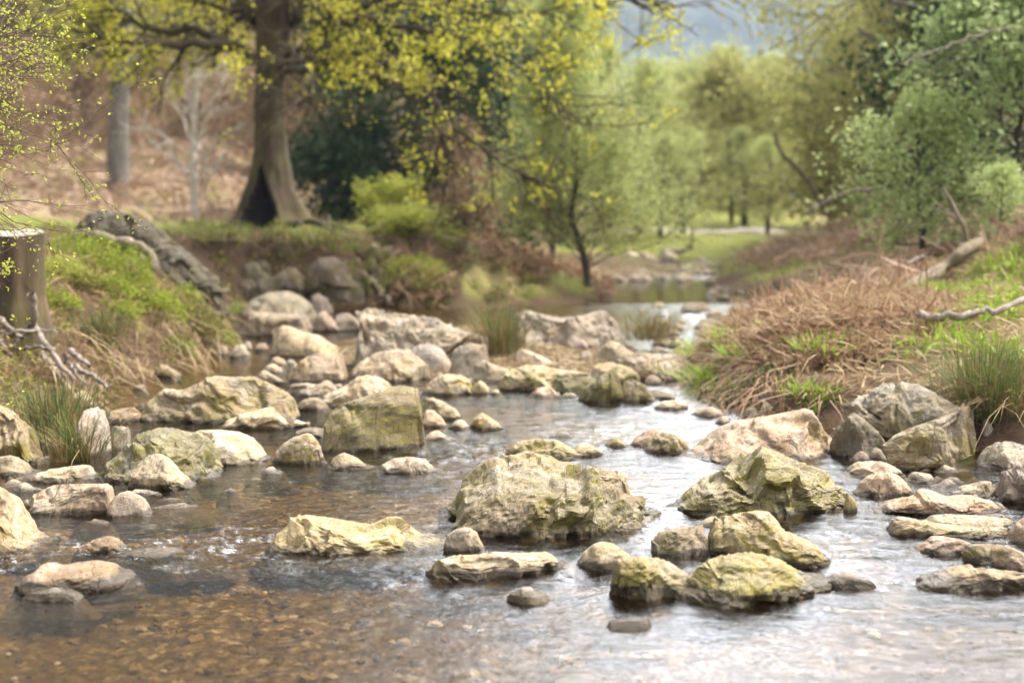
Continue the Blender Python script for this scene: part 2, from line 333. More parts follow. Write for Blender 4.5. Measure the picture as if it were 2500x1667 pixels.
def hills():
    nx, ny = 160, 60
    y = np.linspace(430, 900, ny); x = np.linspace(-420, 620, nx)
    Y, X = np.meshgrid(y, x, indexing='ij'); P = np.stack([X, Y, 0 * X], -1)
    t = (Y - 430) / 470
    Z = -5 + (195 + 25 * fbm(P * .006, 3) - .05 * np.abs(X - 90)) * sst(0, 1, t) + 5 * fbm(P * .05, 3)
    o = mesh_obj('hills', np.stack([X, Y, Z], -1).reshape(-1, 3), grid_faces(ny, nx)[:, ::-1], None)
    m, nt = new_mat('far_conifer_hillside'); g = N(nt, 'ShaderNodeNewGeometry').outputs['Position']
    S = N(nt, 'ShaderNodeVectorMath', {0: g, 1: (1, .3, .35)}, operation='MULTIPLY').outputs[0]
    c = mixc(nt, ramp(nt, noi(nt, S, .07, 6, .7), [(.35, 0), (.65, 1)]), (.015, .028, .024), (.085, .10, .085))
    p = N(nt, 'ShaderNodeBsdfPrincipled', {'Base Color': c, 'Roughness': 1.0}); N(nt, 'ShaderNodeOutputMaterial', {0: p.outputs[0]}); o.data.materials.append(m)
    tag(o, 'far hillside of dark conifers blue with distance', kind='structure')
hills()

# ---------------------------------------------------------------- water
def rapid(X, Y):                       # where the stream runs broken over stones
    def g(x, y, a, b): return np.exp(-(((X - x) / a) ** 2 + ((Y - y) / b) ** 2))
    r = g(-1.25, 4.95, .62, .30) + .8 * g(-.95, 5.25, .5, .22) + .8 * g(-1.9, 4.9, .5, .35) + .45 * g(.0, 4.75, .9, .22) + .7 * g(-.25, 6.95, .45, .35) + .75 * g(.55, 5.6, .18, .5) + .5 * g(1.55, 5.0, .9, .4) + .5 * g(.95, 9.0, .4, .7)
    return np.clip(r + 1.1 * g(1.7, 15.2, 1.0, 1.6) + .9 * g(1.9, 22.5, 1.0, 1.6) + .5 * g(.4, 7.6, .7, .5), 0, 1.2)
def water():
    nu, ny = 620, 900
    u = np.linspace(-.62, .62, nu); y = 2.2 * (34 / 2.2) ** np.linspace(0, 1, ny)
    Y, U = np.meshgrid(y, u, indexing='ij'); X = U * (Y + .6)
    P = np.stack([X, Y, 0 * X], -1)
    r = rapid(X, Y)
    wp = P + .12 * np.stack([noise(P * 1.7), noise(P * 1.7 + 31), 0 * X], -1)
    step = 4.72 + .10 * np.sin(X * 1.9 + .6) + .05 * noise(P * 2.0)
    Z = -.022 * sst(step + .16, step - .16, Y)
    calm = (.55 + .45 * noise(P * .7 + 5)) * (1 - .85 * sst(16.5, 17.5, Y) * sst(22.5, 21.5, Y)); pool = 1 - .85 * sst(16.8, 17.8, Y) * sst(23, 22, Y)
    st1 = wp * np.array([5.0, 11, 1]); st2 = wp * np.array([13, 26, 1]); st3 = wp * np.array([34, 48, 1])
    near = .42 + .58 * sst(4.3, 5.3, Y); Z = Z + pool * near * (.0036 * noise(st1) * (.7 + calm) + .0024 * noise(st2) * (.6 + calm) + .0008 * noise(st3))
    Z = Z + r * (.010 * fbm(wp * np.array([5, 8, 1]), 2) + .006 * ridged(wp * np.array([12, 18, 1]) + 3, 2) + .0022 * noise(wp * 45))
    o = mesh_obj('water', np.stack([X, Y, Z], -1).reshape(-1, 3), grid_faces(ny, nu)[:, ::-1], None)
    A = o.data.color_attributes.new('broken', 'FLOAT_COLOR', 'POINT')
    A.data.foreach_set('color', np.stack([r, pool, 0 * r, 1 + 0 * r], -1).astype(np.float32).ravel())
    m, nt = new_mat('stream_water'); g = N(nt, 'ShaderNodeNewGeometry').outputs['Position']
    brs = N(nt, 'ShaderNodeSeparateColor', {0: N(nt, 'ShaderNodeAttribute', attribute_name='broken').outputs['Color']}); br = brs.outputs[0]
    S = N(nt, 'ShaderNodeVectorMath', {0: g, 1: (1, 1.7, 1)}, operation='MULTIPLY').outputs[0]
    h = mth(nt, 'ADD', noi(nt, S, 40, 4, .6, .6), mth(nt, 'MULTIPLY', noi(nt, S, 9, 3, .5, .5), 1.6))
    bump = N(nt, 'ShaderNodeBump', {'Height': h, 'Strength': mth(nt, 'MULTIPLY', brs.outputs[1], .34), 'Distance': .010})
    fr = N(nt, 'ShaderNodeFresnel', {'IOR': 1.333, 'Normal': bump.outputs[0]})
    gl = N(nt, 'ShaderNodeBsdfAnisotropic', {'Color': (1, 1, 1, 1), 'Roughness': .06, 'Normal': bump.outputs[0]})
    tr = N(nt, 'ShaderNodeBsdfTransparent', {'Color': (.75, .645, .47, 1)})
    x = N(nt, 'ShaderNodeMixShader', {0: fr.outputs[0], 1: tr.outputs[0], 2: gl.outputs[0]})
    fo = noi(nt, S, 42, 5, .75, .8); fo2 = noi(nt, S, 6, 3, .6)
    ff = mth(nt, 'MULTIPLY', ramp(nt, mth(nt, 'ADD', fo, mth(nt, 'MULTIPLY', mth(nt, 'SUBTRACT', fo2, .5), .7)), [(.60, 0), (.70, 1)]), mth(nt, 'MULTIPLY', br, .38), clamp=True)
    fd = N(nt, 'ShaderNodeBsdfDiffuse', {'Color': (.78, .78, .78, 1)})
    x2 = N(nt, 'ShaderNodeMixShader', {0: ff, 1: x.outputs[0], 2: fd.outputs[0]})
    N(nt, 'ShaderNodeOutputMaterial', {0: x2.outputs[0]}); o.data.materials.append(m)
    tag(o, 'clear amber stream water rippling over stones', kind='structure')
water()
# ---------------------------------------------------------------- rocks
CROPS = dict(A=(0, 900, 850 / 2352.), B=(600, 1100, 850 / 2352.), C=(1350, 1050, 800 / 2352.), D=(1900, 900, 600 / 2352.), E=(1900, 1250, 600 / 2352.),
             F=(650, 850, 600 / 2352.), G=(0, 500, 850 / 2352.), H=(825, 500, 850 / 2352.), I=(1650, 500, 850 / 2352.), V=(0, 0, 2500 / 2352.))
def pts(crop, s):
    x0, y0, k = CROPS[crop]
    a = np.array([[float(c) for c in q.split(',')] for q in s.split()])
    return a * k + np.array([x0, y0])
ROCKS = []
def rock(name, crop, top, base, label, group, dep=.62, p=2.7, lean=.12, under=None, z0=0.0, tone=(.45, .5, .5), seed=None, kc=.3, rough=1.0, facets=9, cat='rock', res=1.0, Y=None, mat=None):
    T, B = pts(crop, top), pts(crop, base)
    seed = seed if seed is not None else len(ROCKS) * 13 + 5
    rs = np.random.RandomState(seed)
    T = T[np.argsort(T[:, 0], kind='stable')]; T[:, 0] += np.arange(len(T)) * 1e-3
    B = B[np.argsort(B[:, 0], kind='stable')]
    x0, x1 = T[0, 0], T[-1, 0]; wpx = x1 - x0
    nu = int(np.clip(wpx * .34 * res, 24, 230)); nv = int(np.clip(wpx * .3 * res, 26, 170))
    s = np.linspace(0, 1, nu); s = .45 * s + .55 * (.5 - .5 * np.cos(np.pi * s)); rb0 = float(B[:, 1].mean()); mpx = 0 if (under is not None or Y is not None) else min(.14 * wpx, .08 / max(3., float(flat(B[:, 0], B[:, 1], z0)[1].mean())) * F)
    if mpx and (rb0 - T[:, 1].min()) / F * flat(x0, rb0, z0)[1] < .06: mpx = .55 * wpx      # small stones widen below the surface
    U = x0 - mpx + (wpx + 2 * mpx) * s
    rt = np.interp(U, T[:, 0], T[:, 1]); rb = np.interp(U, B[:, 0], B[:, 1])
    if mpx: rt = np.where((U < x0) | (U > x1), np.maximum(rb, rt), rt)
    Yb = flat(B[:, 0], B[:, 1], z0)[1]; ym = float(np.mean(np.interp(U, B[:, 0], Yb)))
    if len(B) > 1:
        k = np.polyfit((B[:, 0] - U.mean()) / F * ym, Yb, 1)[0]; k = float(np.clip(k, -.55, .55)) * min(1, 9. / ym)
    else: k = 0
    yf = ym + k * (U - U.mean()) / F * ym
    W = wpx / F * ym; Hh = max((rb - rt).max() / F * ym, .02)
    if Y is not None:                  # stands on the bank, not at the water
        ym = Y; yf = np.full(nu, float(Y)); z0 = float(CH + ray(U[0], rb.mean())[1] * Y); W = wpx / F * Y; Hh = (rb - rt).max() / F * Y
    D0 = min(dep * W, 3.2 * Hh + .06) / 2
    D = np.maximum(D0 * (1 - np.abs(2 * s - 1) ** 2.6) ** (1 / 2.2), .06 * D0 + .004)
    yc = yf + D0
    dx, _ = ray(U, rt); X = dx * (yf + .35 * D0)
    _, dz = ray(U, rt); zt = np.maximum(CH + dz * yc - z0, .02 * Hh); zt0 = zt.copy()
    if under is not None:
        Un = pts(crop, under); ur = np.interp(U, Un[:, 0], Un[:, 1]); _, dzu = ray(U, ur); zl = CH + dzu * (yf + .5 * D0) - z0
    else: zl = np.full(nu, -max(.2 * Hh + .03, .085))
    kc = max(kc, float((.012 - zl[0]) / (Hh - zl[0]))) if under is None and Y is None else kc
    if Hh < .06 and under is None and Y is None: kc, p = .08, min(p, 2.1); D = D * 1.7; yc = yf + D0 * 1.35
    ph = np.linspace(0, 2 * np.pi, nv, endpoint=False); ph = ph + .35 * np.sin(ph + .9)   # denser on the front and top
    c, sn = np.cos(ph), np.sin(ph); ce = np.sign(c) * np.abs(c) ** (2 / p); se = np.sign(sn) * np.abs(sn) ** (2 / p)
    # flats: planes that shave the front and upper sides
    pl = []
    for q in range(facets):
        az, el = rs.uniform(-1.1, 1.1), rs.uniform(-.05, 1.15)
        nrm = np.array([math.sin(az) * math.cos(el), -math.cos(az) * math.cos(el), math.sin(el)]); pl.append((nrm, rs.uniform(.52, .88)))
    fol = rs.normal(size=3) * .35 + np.array([rs.uniform(-.5, .5), 0, 1]); fol /= np.linalg.norm(fol)
    rough *= .72
    S = math.sqrt(W * (Hh + .3 * D0)); so3 = rs.uniform(-50, 50, 3)
    drop = 0 if under is not None else ((.2 * Hh + .035) * np.clip(1 - np.minimum(s, 1 - s) / .035, 0, 1) ** 1.5 if mpx == 0 else -zl * (np.clip((x0 - U) / mpx, 0, 1) + np.clip((U - x1) / mpx, 0, 1)))
    disp = None; gs = np.ones(nu); xs, xo = 1.0, 0.0; xm = X.mean(); zlo = z0 if under is None else z0 + zl
    for it in range(7):
        zt_ = zt - drop; z_c = zl + (zt_ - zl) * kc
        zz = np.where(sn[None] > 0, z_c[:, None] + (zt_ - z_c)[:, None] * se[None], z_c[:, None] + (z_c - zl)[:, None] * se[None])
        yy = yc[:, None] - D[:, None] * ce[None] + lean * np.clip(zz - z_c[:, None], 0, None)
        P = np.stack([np.repeat(X[:, None], nv, 1), yy, zz + z0], -1)
        ctr = np.array([X.mean(), yc.mean(), z0 + .3 * Hh]); half = np.array([W / 2, D0 + 1e-3, .75 * Hh])
        q = (P - ctr) / half
        for nrm, dd in pl:
            q = q - .95 * nrm * np.maximum(0, q @ nrm - dd)[..., None]
        P = ctr + q * half
        if disp is None:
            tu = np.gradient(P, axis=0); tv = np.roll(P, -1, 1) - np.roll(P, 1, 1)
            nr = np.cross(tv, tu); nr /= np.linalg.norm(nr, axis=-1, keepdims=True) + 1e-9
            if (nr * (P - ctr)).sum() < 0: nr = -nr
            Q = P + so3
            d = .020 * S * fbm(Q * (1.9 / S), 3)
            t = (P @ fol) * (rs.uniform(2.5, 4.5) / S) + 1.1 * noise(Q * (2.2 / S)) + .35 * noise(Q * (7 / S))
            saw = t - np.floor(t); led = np.where(saw < .85, saw / .85, (1 - saw) / .15)
            d = d + rough * .035 * S * (led - .5) * sst(-.25, .4, noise(Q * (1.4 / S) + 7))
            cr = ridged(Q * (3.2 / S) * np.array([1, 1, 1.8]), 3); d = d - rough * .03 * S * np.clip(cr - 1.1, 0, 1) ** 1.3
            d = d + rough * (.012 * S * fbm(Q * (9 / S), 2) + .004 * min(1, S / .3) * fbm(Q * 30, 2))
            Pw = P + .05 * S * np.stack([noise(Q * (5 / S)), noise(Q * (5 / S) + 40), noise(Q * (5 / S) + 80)], -1)
            for ns, amp, tilt in ((14, .036, .22), (60, .0125, .15)):  # broken faces: slabby cells, each its own tilted plane
                sd_ = P.reshape(-1, 3)[rs.randint(0, P.size // 3, ns)]; best = np.full(P.shape[:2], 1e9); hb = np.zeros(P.shape[:2])
                for k_ in range(ns):
                    w_ = Pw - sd_[k_]; al = w_ @ fol; m2 = (w_ ** 2).sum(-1) + 4 * al ** 2
                    hk = rs.uniform(-1, 1) * amp * S + w_ @ (rs.normal(size=3) * tilt)
                    c_ = m2 < best; best = np.where(c_, m2, best); hb = np.where(c_, hk, hb)
                for ax_ in (0, 1): hb = .5 * hb + .25 * (np.roll(hb, 1, ax_) + np.roll(hb, -1, ax_))
                d = d + rough ** .7 * np.clip(hb, -1.7 * amp * S, 1.5 * amp * S)
            al = (P @ fol)[..., None] * fol; Qf = Q - al + al * 5       # fine grain along the layers
            d = d + .0035 * min(1.3, rough + .3) * min(1, S / .25) * ridged(Qf * 16, 3)
            end = np.clip(np.minimum(s, 1 - s) / .06, 0, 1)[:, None]
            disp = nr * d[..., None] * (.35 + .65 * end[..., None])
        P = P + disp; P[..., 0] = xm + (P[..., 0] - xm) * xs + xo
        zl_ = np.broadcast_to(zlo, (nu,))[:, None]; P[..., 2] = np.where(P[..., 2] > zl_, zl_ + (P[..., 2] - zl_) * gs[:, None], P[..., 2])
        if it == 6: break
        px, py = project(P)
        up = P[..., 2] > z0 + .01 * Hh
        if under is None and up.any():                              # keep the breadth of the outline
            l_, r_ = px[up].min(), px[up].max(); xs *= float(np.clip((x1 - x0) / (r_ - l_), .8, 1.3)); xo += float(np.clip((x0 + x1 - l_ - r_) / 2 / F * ym, -.1 * W, .1 * W))
        e = (py - np.interp(px, U, rt)).min(1)                      # how far each slice's skyline misses the outline
        wk = max(2, int(nu * .035)); ker = np.hanning(2 * wk + 3)[1:-1]; ker /= ker.sum()
        e = np.convolve(np.pad(e, wk, mode='edge'), ker, 'valid')
        tz = np.maximum(P[..., 2].max(1) - zlo, .02 * Hh + .004)
        gs = np.clip(gs * np.clip(1 + .8 * e / F * ym / tz, .6, 1.6), .3, 2.6)
    V = P.reshape(-1, 3); a = len(V)
    V = np.vstack([V, P[0].mean(0), P[-1].mean(0)])
    j = np.arange(nv); jn = (j + 1) % nv
    caps = np.concatenate([np.stack([np.full(nv, a), j, jn], -1), np.stack([np.full(nv, a + 1), (nu - 1) * nv + jn, (nu - 1) * nv + j], -1)])
    o = mesh_obj(name, V, [grid_faces(nu, nv, True), caps], mat or ROCK, smooth=wpx < 60, loc=(float(ctr[0]), float(ctr[1]), z0))
    o.color = (tone[0], tone[1], tone[2], 1)
    tag(o, label, cat, group); ROCKS.append(o); return o
gA, gB, gC, gD, gE = 'rocks by the left bank', 'boulders standing in the stream', 'rocks of the middle bar', 'rocks at the foot of the right bank', 'small stones in the shallow water'
# --- left side (crop A)
rock('boulder', 'A', '930,360 960,290 1040,180 1120,130 1230,145 1340,100 1430,45 1560,55 1720,50 1840,105 1960,170 2010,240 2030,300', '930,368 1300,375 1600,385', 'long humped tan boulder with dark underside behind the pale yellow slab', gB, dep=.45, tone=(.62, .47, .55), kc=.4)
rock('slab', 'A', '1480,400 1530,350 1650,300 1830,255 2000,260 2095,285 2070,330 1990,400', '1490,408 1740,415 1960,410', 'pale yellow flat slab sloping up to a dark broken right end', gB, dep=.35, tone=(.5, .78, .8), p=3.2)
rock('stone', 'A', '700,370 720,300 800,270 900,260 950,290 960,340', '700,370 930,372', 'low yellowish stone at the left end of the long humped boulder', gA, tone=(.5, .5, .7))
rock('rock', 'A', '440,260 500,170 560,140 620,190 665,262', '450,265 660,265', 'pointed pale stone behind the left rush tuft at the water edge', gA, tone=(.4, .55, .5))
rock('boulder', 'A', '480,600 510,420 540,300 610,265 680,260 730,320 750,400 750,540', '500,640 740,560', 'pale grey veined boulder beside the left rush tuft', gA, tone=(.05, .72, .15), lean=.3)
rock('rock', 'A', '730,540 750,400 800,385 880,400 940,435 930,490 880,545', '740,560 880,550', 'blue-grey streaked rock leaning on the pale veined boulder', gA, tone=(.1, .5, .1))
rock('boulder', 'A', '655,790 700,660 820,560 900,480 960,430 1080,395 1180,400 1250,420 1330,430 1430,480 1490,580 1512,745', '660,800 900,800 1330,770 1510,745', 'large olive-grey lumpy boulder behind the pale cone-shaped rock', gA, dep=.6, tone=(.75, .36, .3), rough=1.5)
rock('boulder', 'A', '1270,460 1340,415 1480,410 1620,425 1720,470 1790,550 1828,645', '1290,655 1500,656 1820,645', 'rounded boulder with a bleached white band above the water', gA, dep=.7, tone=(.3, .85, .45), facets=3)
rock('rock', 'A', '865,820 870,730 940,640 1000,585 1080,570 1160,610 1230,700 1300,750 1328,812', '870,825 1100,835 1320,814', 'pale cone-shaped rock in front of the olive-grey boulder', gA, tone=(.4, .62, .5))
rock('slab', 'A', '185,960 192,880 290,815 370,782 560,776 740,774 785,840 790,970', '200,985 500,992 780,985', 'flat-topped block with a vertical banded face at the left water edge', gA, dep=.4, p=5, tone=(.35, .52, .55), lean=.05, facets=2)
rock('rock', 'A', '722,990 740,900 800,840 870,820 960,860 1010,910 1028,960 1030,990', '730,1000 880,1012 1020,985', 'egg-shaped stone with a dark wet foot beside the flat-topped block', gA, tone=(.1, .55, .4), p=2.2, rough=.4, facets=1)
rock('stone', 'A', '850,840 900,812 1050,820 1072,862', '850,862 1065,868', 'thin flat stone behind the egg-shaped stone', gA, tone=(.1, .75, .4))
rock('slab', 'A', '100,775 130,760 200,720 330,680 450,660 580,645 640,665 662,760', '120,778 400,775 650,772', 'long pinkish slab lying behind the flat-topped block', gA, tone=(.05, .66, .5))
rock('stone', 'A', '90,830 110,775 180,770 250,800 278,835', '95,838 270,838', 'small rounded stone left of the flat-topped block', gA, tone=(.1, .6, .5))
rock('pebble', 'A', '45,745 65,722 92,742', '68,748', 'tiny white pebble under the round left rock', gE, tone=(0, .95, .2))
rock('stone', 'A', '0,805 30,765 100,742 150,760 190,790', '0,812 170,800', 'thin grey-pink stone wedged under the round left rock', gA, tone=(.05, .55, .5))
rock('boulder', 'A', '-260,640 -200,300 -120,235 0,245 70,270 150,340 260,440 330,490 338,600 300,668', '-200,660 0,668 300,668', 'tan boulder with slanting ledges left of the rush tuft', gA, dep=.5, tone=(.5, .48, .75), rough=1.6, p=3.2)
rock('rock', 'A', '-80,750 -30,600 80,580 150,610 210,650 262,692 240,715', '-60,755 100,738 240,712', 'rounded layered rock below the tan boulder at the left edge', gA, tone=(.2, .5, .6), rough=1.4)
rock('boulder', 'A', '-330,1230 -250,900 -150,790 0,792 60,830 150,880 180,960 240,1030 270,1100 330,1170 392,1238', '-250,1290 100,1245 390,1238', 'big yellowish boulder at the left edge with a twig leaning on it', gA, dep=.7, tone=(.42, .62, .95))
rock('stone', 'A', '150,945 160,890 190,880 215,950', '155,955 210,955', 'small dark stone touching the left end of the flat-topped block', gA, tone=(.1, .35, .4))
rock('rock', 'A', '500,1262 540,1200 640,1150 740,1125 820,1150 855,1195 858,1245', '510,1270 700,1262 850,1242', 'wet brown pointed rock at the top of the left riffle', gE, tone=(.2, .3, .9), rough=1.5)
rock('rock', 'A', '765,1275 850,1232 1000,1207 1200,1202 1325,1200 1315,1278', '780,1285 1050,1292 1290,1280', 'low wet red-brown rock right of the wet pointed rock', gE, dep=.35, tone=(.1, .34, 1.0))
rock('boulder', 'A', '120,1460 200,1380 300,1315 370,1300 440,1325 520,1305 650,1290 780,1310 870,1360 912,1420', '130,1475 400,1505 650,1500 900,1430', 'smooth brown boulder with a yellow patch at the foot of the left riffle', gB, dep=.55, tone=(.36, .44, .75), p=2.2, rough=.5, facets=2)
rock('stone', 'A', '235,1535 300,1490 400,1470 460,1490 492,1525', '240,1540 480,1534', 'small striped stone in front of the smooth brown boulder', gE, tone=(.1, .6, .5))
rock('stone', 'A', '1045,945 1100,918 1240,905 1310,920 1342,940', '1050,952 1200,957 1335,945', 'thin yellow stone awash beside the egg-shaped stone', gE, dep=.4, tone=(.2, .7, .8))
rock('stone', 'A', '570,1045 640,1012 680,1010 722,1046', '580,1051 715,1050', 'small pointed stone awash in front of the egg-shaped stone', gE, tone=(.1, .48, .5))
rock('pebble', 'A', '1500,830 1580,800 1596,822', '1505,838 1590,836', 'small white chip of stone awash below the olive-grey boulder', gE, tone=(0, .85, .3))
rock('pebble', 'A', '1100,885 1150,866 1220,876', '1105,892 1215,890', 'white flat pebble awash in front of the cone-shaped rock', gE, tone=(0, .75, .3))
rock('stone', 'A', '1755,710 1790,670 1850,658 1912,706', '1765,716 1900,714', 'small purplish stone in front of the boulder with the white band', gE, tone=(0, .42, .35))
# --- front centre (crop B)
rock('boulder', 'B', '150,740 170,650 220,570 265,480 310,450 400,430 540,445 660,465 760,485 860,495 920,460 1000,440 1060,450 1100,500 1170,545 1280,585 1370,620 1422,700', '150,755 450,745 700,722 1000,698 1250,712 1420,702', 'long cream saddle-backed boulder left of the biggest boulder', gB, dep=.5, tone=(.5, .66, .85), lean=.3, rough=1.2)
rock('rock', 'B', '1335,660 1345,590 1370,560 1420,530 1490,510 1550,540 1600,600 1618,685', '1345,690 1480,697 1615,688', 'small grey cracked rock between the saddle-backed and the biggest boulder', gB, tone=(.35, .62, .45))
rock('boulder', 'V', '1015,1222 1040,1150 1058,1110 1085,1078 1125,1051 1188,1041 1250,1041 1285,1058 1330,1066 1400,1080 1430,1086 1442,1106 1475,1133 1508,1160 1519,1190 1500,1228', '1020,1222 1110,1241 1200,1250 1330,1250 1450,1234 1500,1224', 'biggest boulder in mid-stream with rugged folded layers and a mossy cleft', gB, dep=.75, tone=(.60, .47, .5), rough=1.9, lean=.28, seed=411, facets=6)
rock('slab', 'B', '1215,870 1240,800 1280,750 1400,705 1560,700 1700,680 1830,690 2040,682 2110,730 2132,780', '1215,882 1480,868 1800,818 2060,800 2130,785', 'flat cream slab lying in the water in front of the biggest boulder', gB, dep=.28, tone=(.3, .72, .7), p=3.5)
rock('stone', 'B', '1785,1003 1830,925 1920,918 1990,955 2005,985', '1795,1008 1990,992', 'small rounded pinkish stone awash in front of the flat cream slab', gE, tone=(.0, 1.1, .5), p=2.1, rough=.3)
rock('rock', 'B', '545,118 600,40 660,10 740,40 800,80 885,122', '550,125 700,138 880,124', 'low brown rock below the tall upright boulder', gB, tone=(.2, .5, .65))
rock('rock', 'B', '882,152 910,100 1000,50 1110,38 1220,55 1270,110 1325,158', '885,160 1320,162', 'low grey wrinkled rock right of the low brown rock', gB, tone=(.05, .6, .35), rough=1.4)
# --- around the upright boulder (crop F)
rock('boulder', 'F', '552,1000 556,860 580,720 640,600 760,530 900,480 1050,430 1180,375 1300,352 1400,375 1490,410 1500,480 1503,900', '560,1022 700,1005 950,985 1200,968 1440,950', 'tall upright mossy boulder with a slanting crack in mid-stream', gB, dep=.42, tone=(.80, .42, .5), p=2.7, lean=.1, rough=.5, kc=.35, facets=5, seed=78)
rock('rock', 'F', '50,1098 85,1000 180,900 260,850 400,805 470,850 530,950 572,1115', '60,1105 300,1122 570,1122', 'pointed rock with a white water band left of the upright boulder', gB, tone=(.5, .62, .5))
rock('boulder', 'F', '500,570 560,440 700,390 800,330 870,270 960,255 1080,275 1150,310 1220,370 1260,480', '520,590 1240,580', 'pale ridged boulder half hidden behind the upright boulder', gC, tone=(.3, .66, .55))
rock('rock', 'F', '280,570 340,500 440,465 520,480 580,540 618,602', '300,602 610,606', 'low rounded rock left behind the upright boulder', gC, tone=(.4, .46, .5))
rock('rock', 'F', '190,440 240,340 380,330 480,345 580,315 680,370 695,430', '200,462 690,455', 'rock with a dark hollow behind the long humped boulder', gC, tone=(.2, .45, .45), rough=1.8)
rock('rock', 'F', '1480,640 1500,490 1580,465 1680,500 1760,545 1830,590 1866,660', '1490,700 1700,692 1860,672', 'yellow-green cracked rock right of the upright boulder', gC, tone=(.6, .6, .6), rough=1.4)
rock('rock', 'F', '1480,730 1530,590 1600,590 1680,660 1735,750', '1485,765 1730,762', 'smooth pale yellow rock against the right side of the upright boulder', gC, tone=(.45, .8, .8), rough=.5)
rock('stone', 'F', '1745,760 1790,700 1870,680 1930,710 1955,770', '1750,786 1950,784', 'round white stone in the water right of the upright boulder', gC, tone=(.0, .92, .5), p=2, rough=.3)
rock('rock', 'F', '1935,750 1980,680 2060,610 2130,650 2220,710 2275,775', '1950,780 2170,796 2270,782', 'pointed yellowish rock with a white foot right of the round white stone', gC, tone=(.55, .72, .7))
rock('stone', 'F', '1490,880 1560,800 1640,785 1720,820 1774,880', '1500,895 1770,890', 'low pale stone at the right foot of the upright boulder', gC, tone=(.0, .75, .5))
rock('stone', 'F', '1552,745 1600,708 1660,715 1674,748', '1556,754 1670,753', 'flat brown pebble between the pale stones right of the upright boulder', gE, tone=(0, .35, .5))
rock('boulder', 'F', '1480,445 1560,330 1640,260 1740,245 1870,255 1950,310 1985,380 1990,430', '1500,462 1950,452', 'cream and yellow block beyond the upright boulder at the pool edge', gC, tone=(.6, .74, .6), p=3.2)
rock('stone', 'F', '1945,435 1990,340 2050,305 2110,350 2134,428', '1950,442 2130,442', 'small yellow conical stone right of the cream and yellow block', gC, tone=(.35, .62, 1.0), p=2.2, rough=.4)
rock('stone', 'F', '2130,440 2165,400 2210,388 2255,440', '2135,452 2250,450', 'small pinkish stone right of the yellow conical stone', gC, tone=(0, .66, .6))
rock('slab', 'F', '268,840 290,780 420,755 560,762 568,840', '275,860 560,862', 'dark flat slab left of the upright boulder', gC, tone=(.1, .32, .4), rough=1.6)
# --- front right (crop C)
rock('boulder', 'C', '820,655 870,550 960,420 1010,390 1080,340 1150,300 1220,280 1300,220 1340,160 1380,112 1480,120 1600,150 1720,210 1850,250 1930,280 2000,340 2080,420 2130,500 2150,560 2150,590', '830,682 1030,682 1600,655 1800,642 2130,605', 'large peaked boulder streaked with green right of the biggest boulder', gB, dep=.7, tone=(.82, .52, .4), rough=1.5, lean=.4, seed=90, facets=6)
rock('stone', 'C', '2085,570 2100,440 2150,480 2182,530 2186,575', '2090,592 2180,590', 'small yellow lobe of rock at the right end of the peaked boulder', gB, tone=(.5, .6, .9))
rock('boulder', 'C', '1092,890 1090,720 1110,660 1200,620 1340,590 1480,572 1570,590 1600,640 1640,700 1720,740 1850,800 1920,860 1970,940 1988,990', '1095,915 1400,960 1700,1000 1985,1000', 'yellow-green boulder with a steep dark left face in front of the peaked boulder', gB, dep=.55, tone=(.75, .66, .65), p=3.2, lean=.3, rough=1.1)
rock('rock', 'C', '703,890 705,790 760,730 860,700 980,685 1100,690 1130,890', '712,908 900,908 1120,908', 'squarish olive block between the biggest boulder and the yellow-green boulder', gB, dep=.55, tone=(.6, .44, .5), p=4, facets=3)
rock('stone', 'C', '1020,690 1060,640 1170,615 1230,640', '1030,705 1220,705', 'thin tan stone behind the squarish olive block', gB, tone=(.2, .6, .7))
rock('rock', 'C', '178,972 200,890 280,820 350,795 430,810 500,860 560,900 582,970', '182,980 400,984 575,978', 'dome-shaped pale rock in front of the biggest boulder', gB, tone=(.35, .66, .7), p=2.1, rough=.6, facets=2)
rock('rock', 'C', '412,1120 428,980 450,930 520,900 640,905 760,915 850,950 920,1000 985,1030 1000,1100', '415,1185 640,1207 780,1187 990,1130', 'wedge-shaped rock with a dark mossy left side in front row', gB, dep=.55, tone=(.8, .50, .7), rough=1.4, p=3)
rock('boulder', 'C', '882,1190 910,1100 980,1040 1030,980 1150,910 1250,890 1400,870 1560,900 1660,940 1750,1000 1850,1030 1950,1070 1998,1118', '890,1232 1100,1252 1330,1262 1560,1192 1750,1152 1990,1122', 'nearest yellow-green knobbly boulder mirrored in the water', gB, dep=.5, tone=(.92, .55, .7), rough=1.3, lean=.25, facets=4)
rock('stone', 'C', '1960,1060 2000,1025 2120,1018 2200,1050 2270,1098', '1975,1092 2140,1102 2265,1106', 'low flat stone right of the nearest knobbly boulder', gE, dep=.4, tone=(.15, .52, .4))
rock('stone', 'C', '440,1380 475,1358 530,1338 580,1330 620,1344 655,1380', '450,1390 640,1385', 'dark brown stone just breaking the surface in front', gE, dep=.6, tone=(.1, .1, .9), p=2, rough=.4, facets=1)
rock('boulder', 'V', '1562,1062 1600,1020 1640,985 1690,965 1760,955 1850,937 1872,946 1890,985 1920,1020 1950,1052', '1570,1063 1700,1067 1850,1067 1948,1057', 'broad triangular pale slab behind the peaked boulder', gB, dep=.6, tone=(.35, .64, .65), lean=.6, rough=.8, facets=2, p=3)
rock('rock', 'C', '643,158 680,80 740,30 800,10 900,40 950,80 988,132', '650,166 960,168', 'brown wedge rock standing in the water left of the broad triangular slab', gB, tone=(.6, .45, .6), rough=1.4)
rock('rock', 'C', '545,110 600,40 660,5 740,-10 800,20 830,100', '550,124 800,122', 'tan rock behind the brown wedge rock', gB, tone=(.15, .5, .75))
rock('stone', 'C', '368,122 380,70 440,52 500,75 545,112', '372,128 540,126', 'small yellow-topped stone left of the brown wedge rock', gB, tone=(.6, .55, .6))
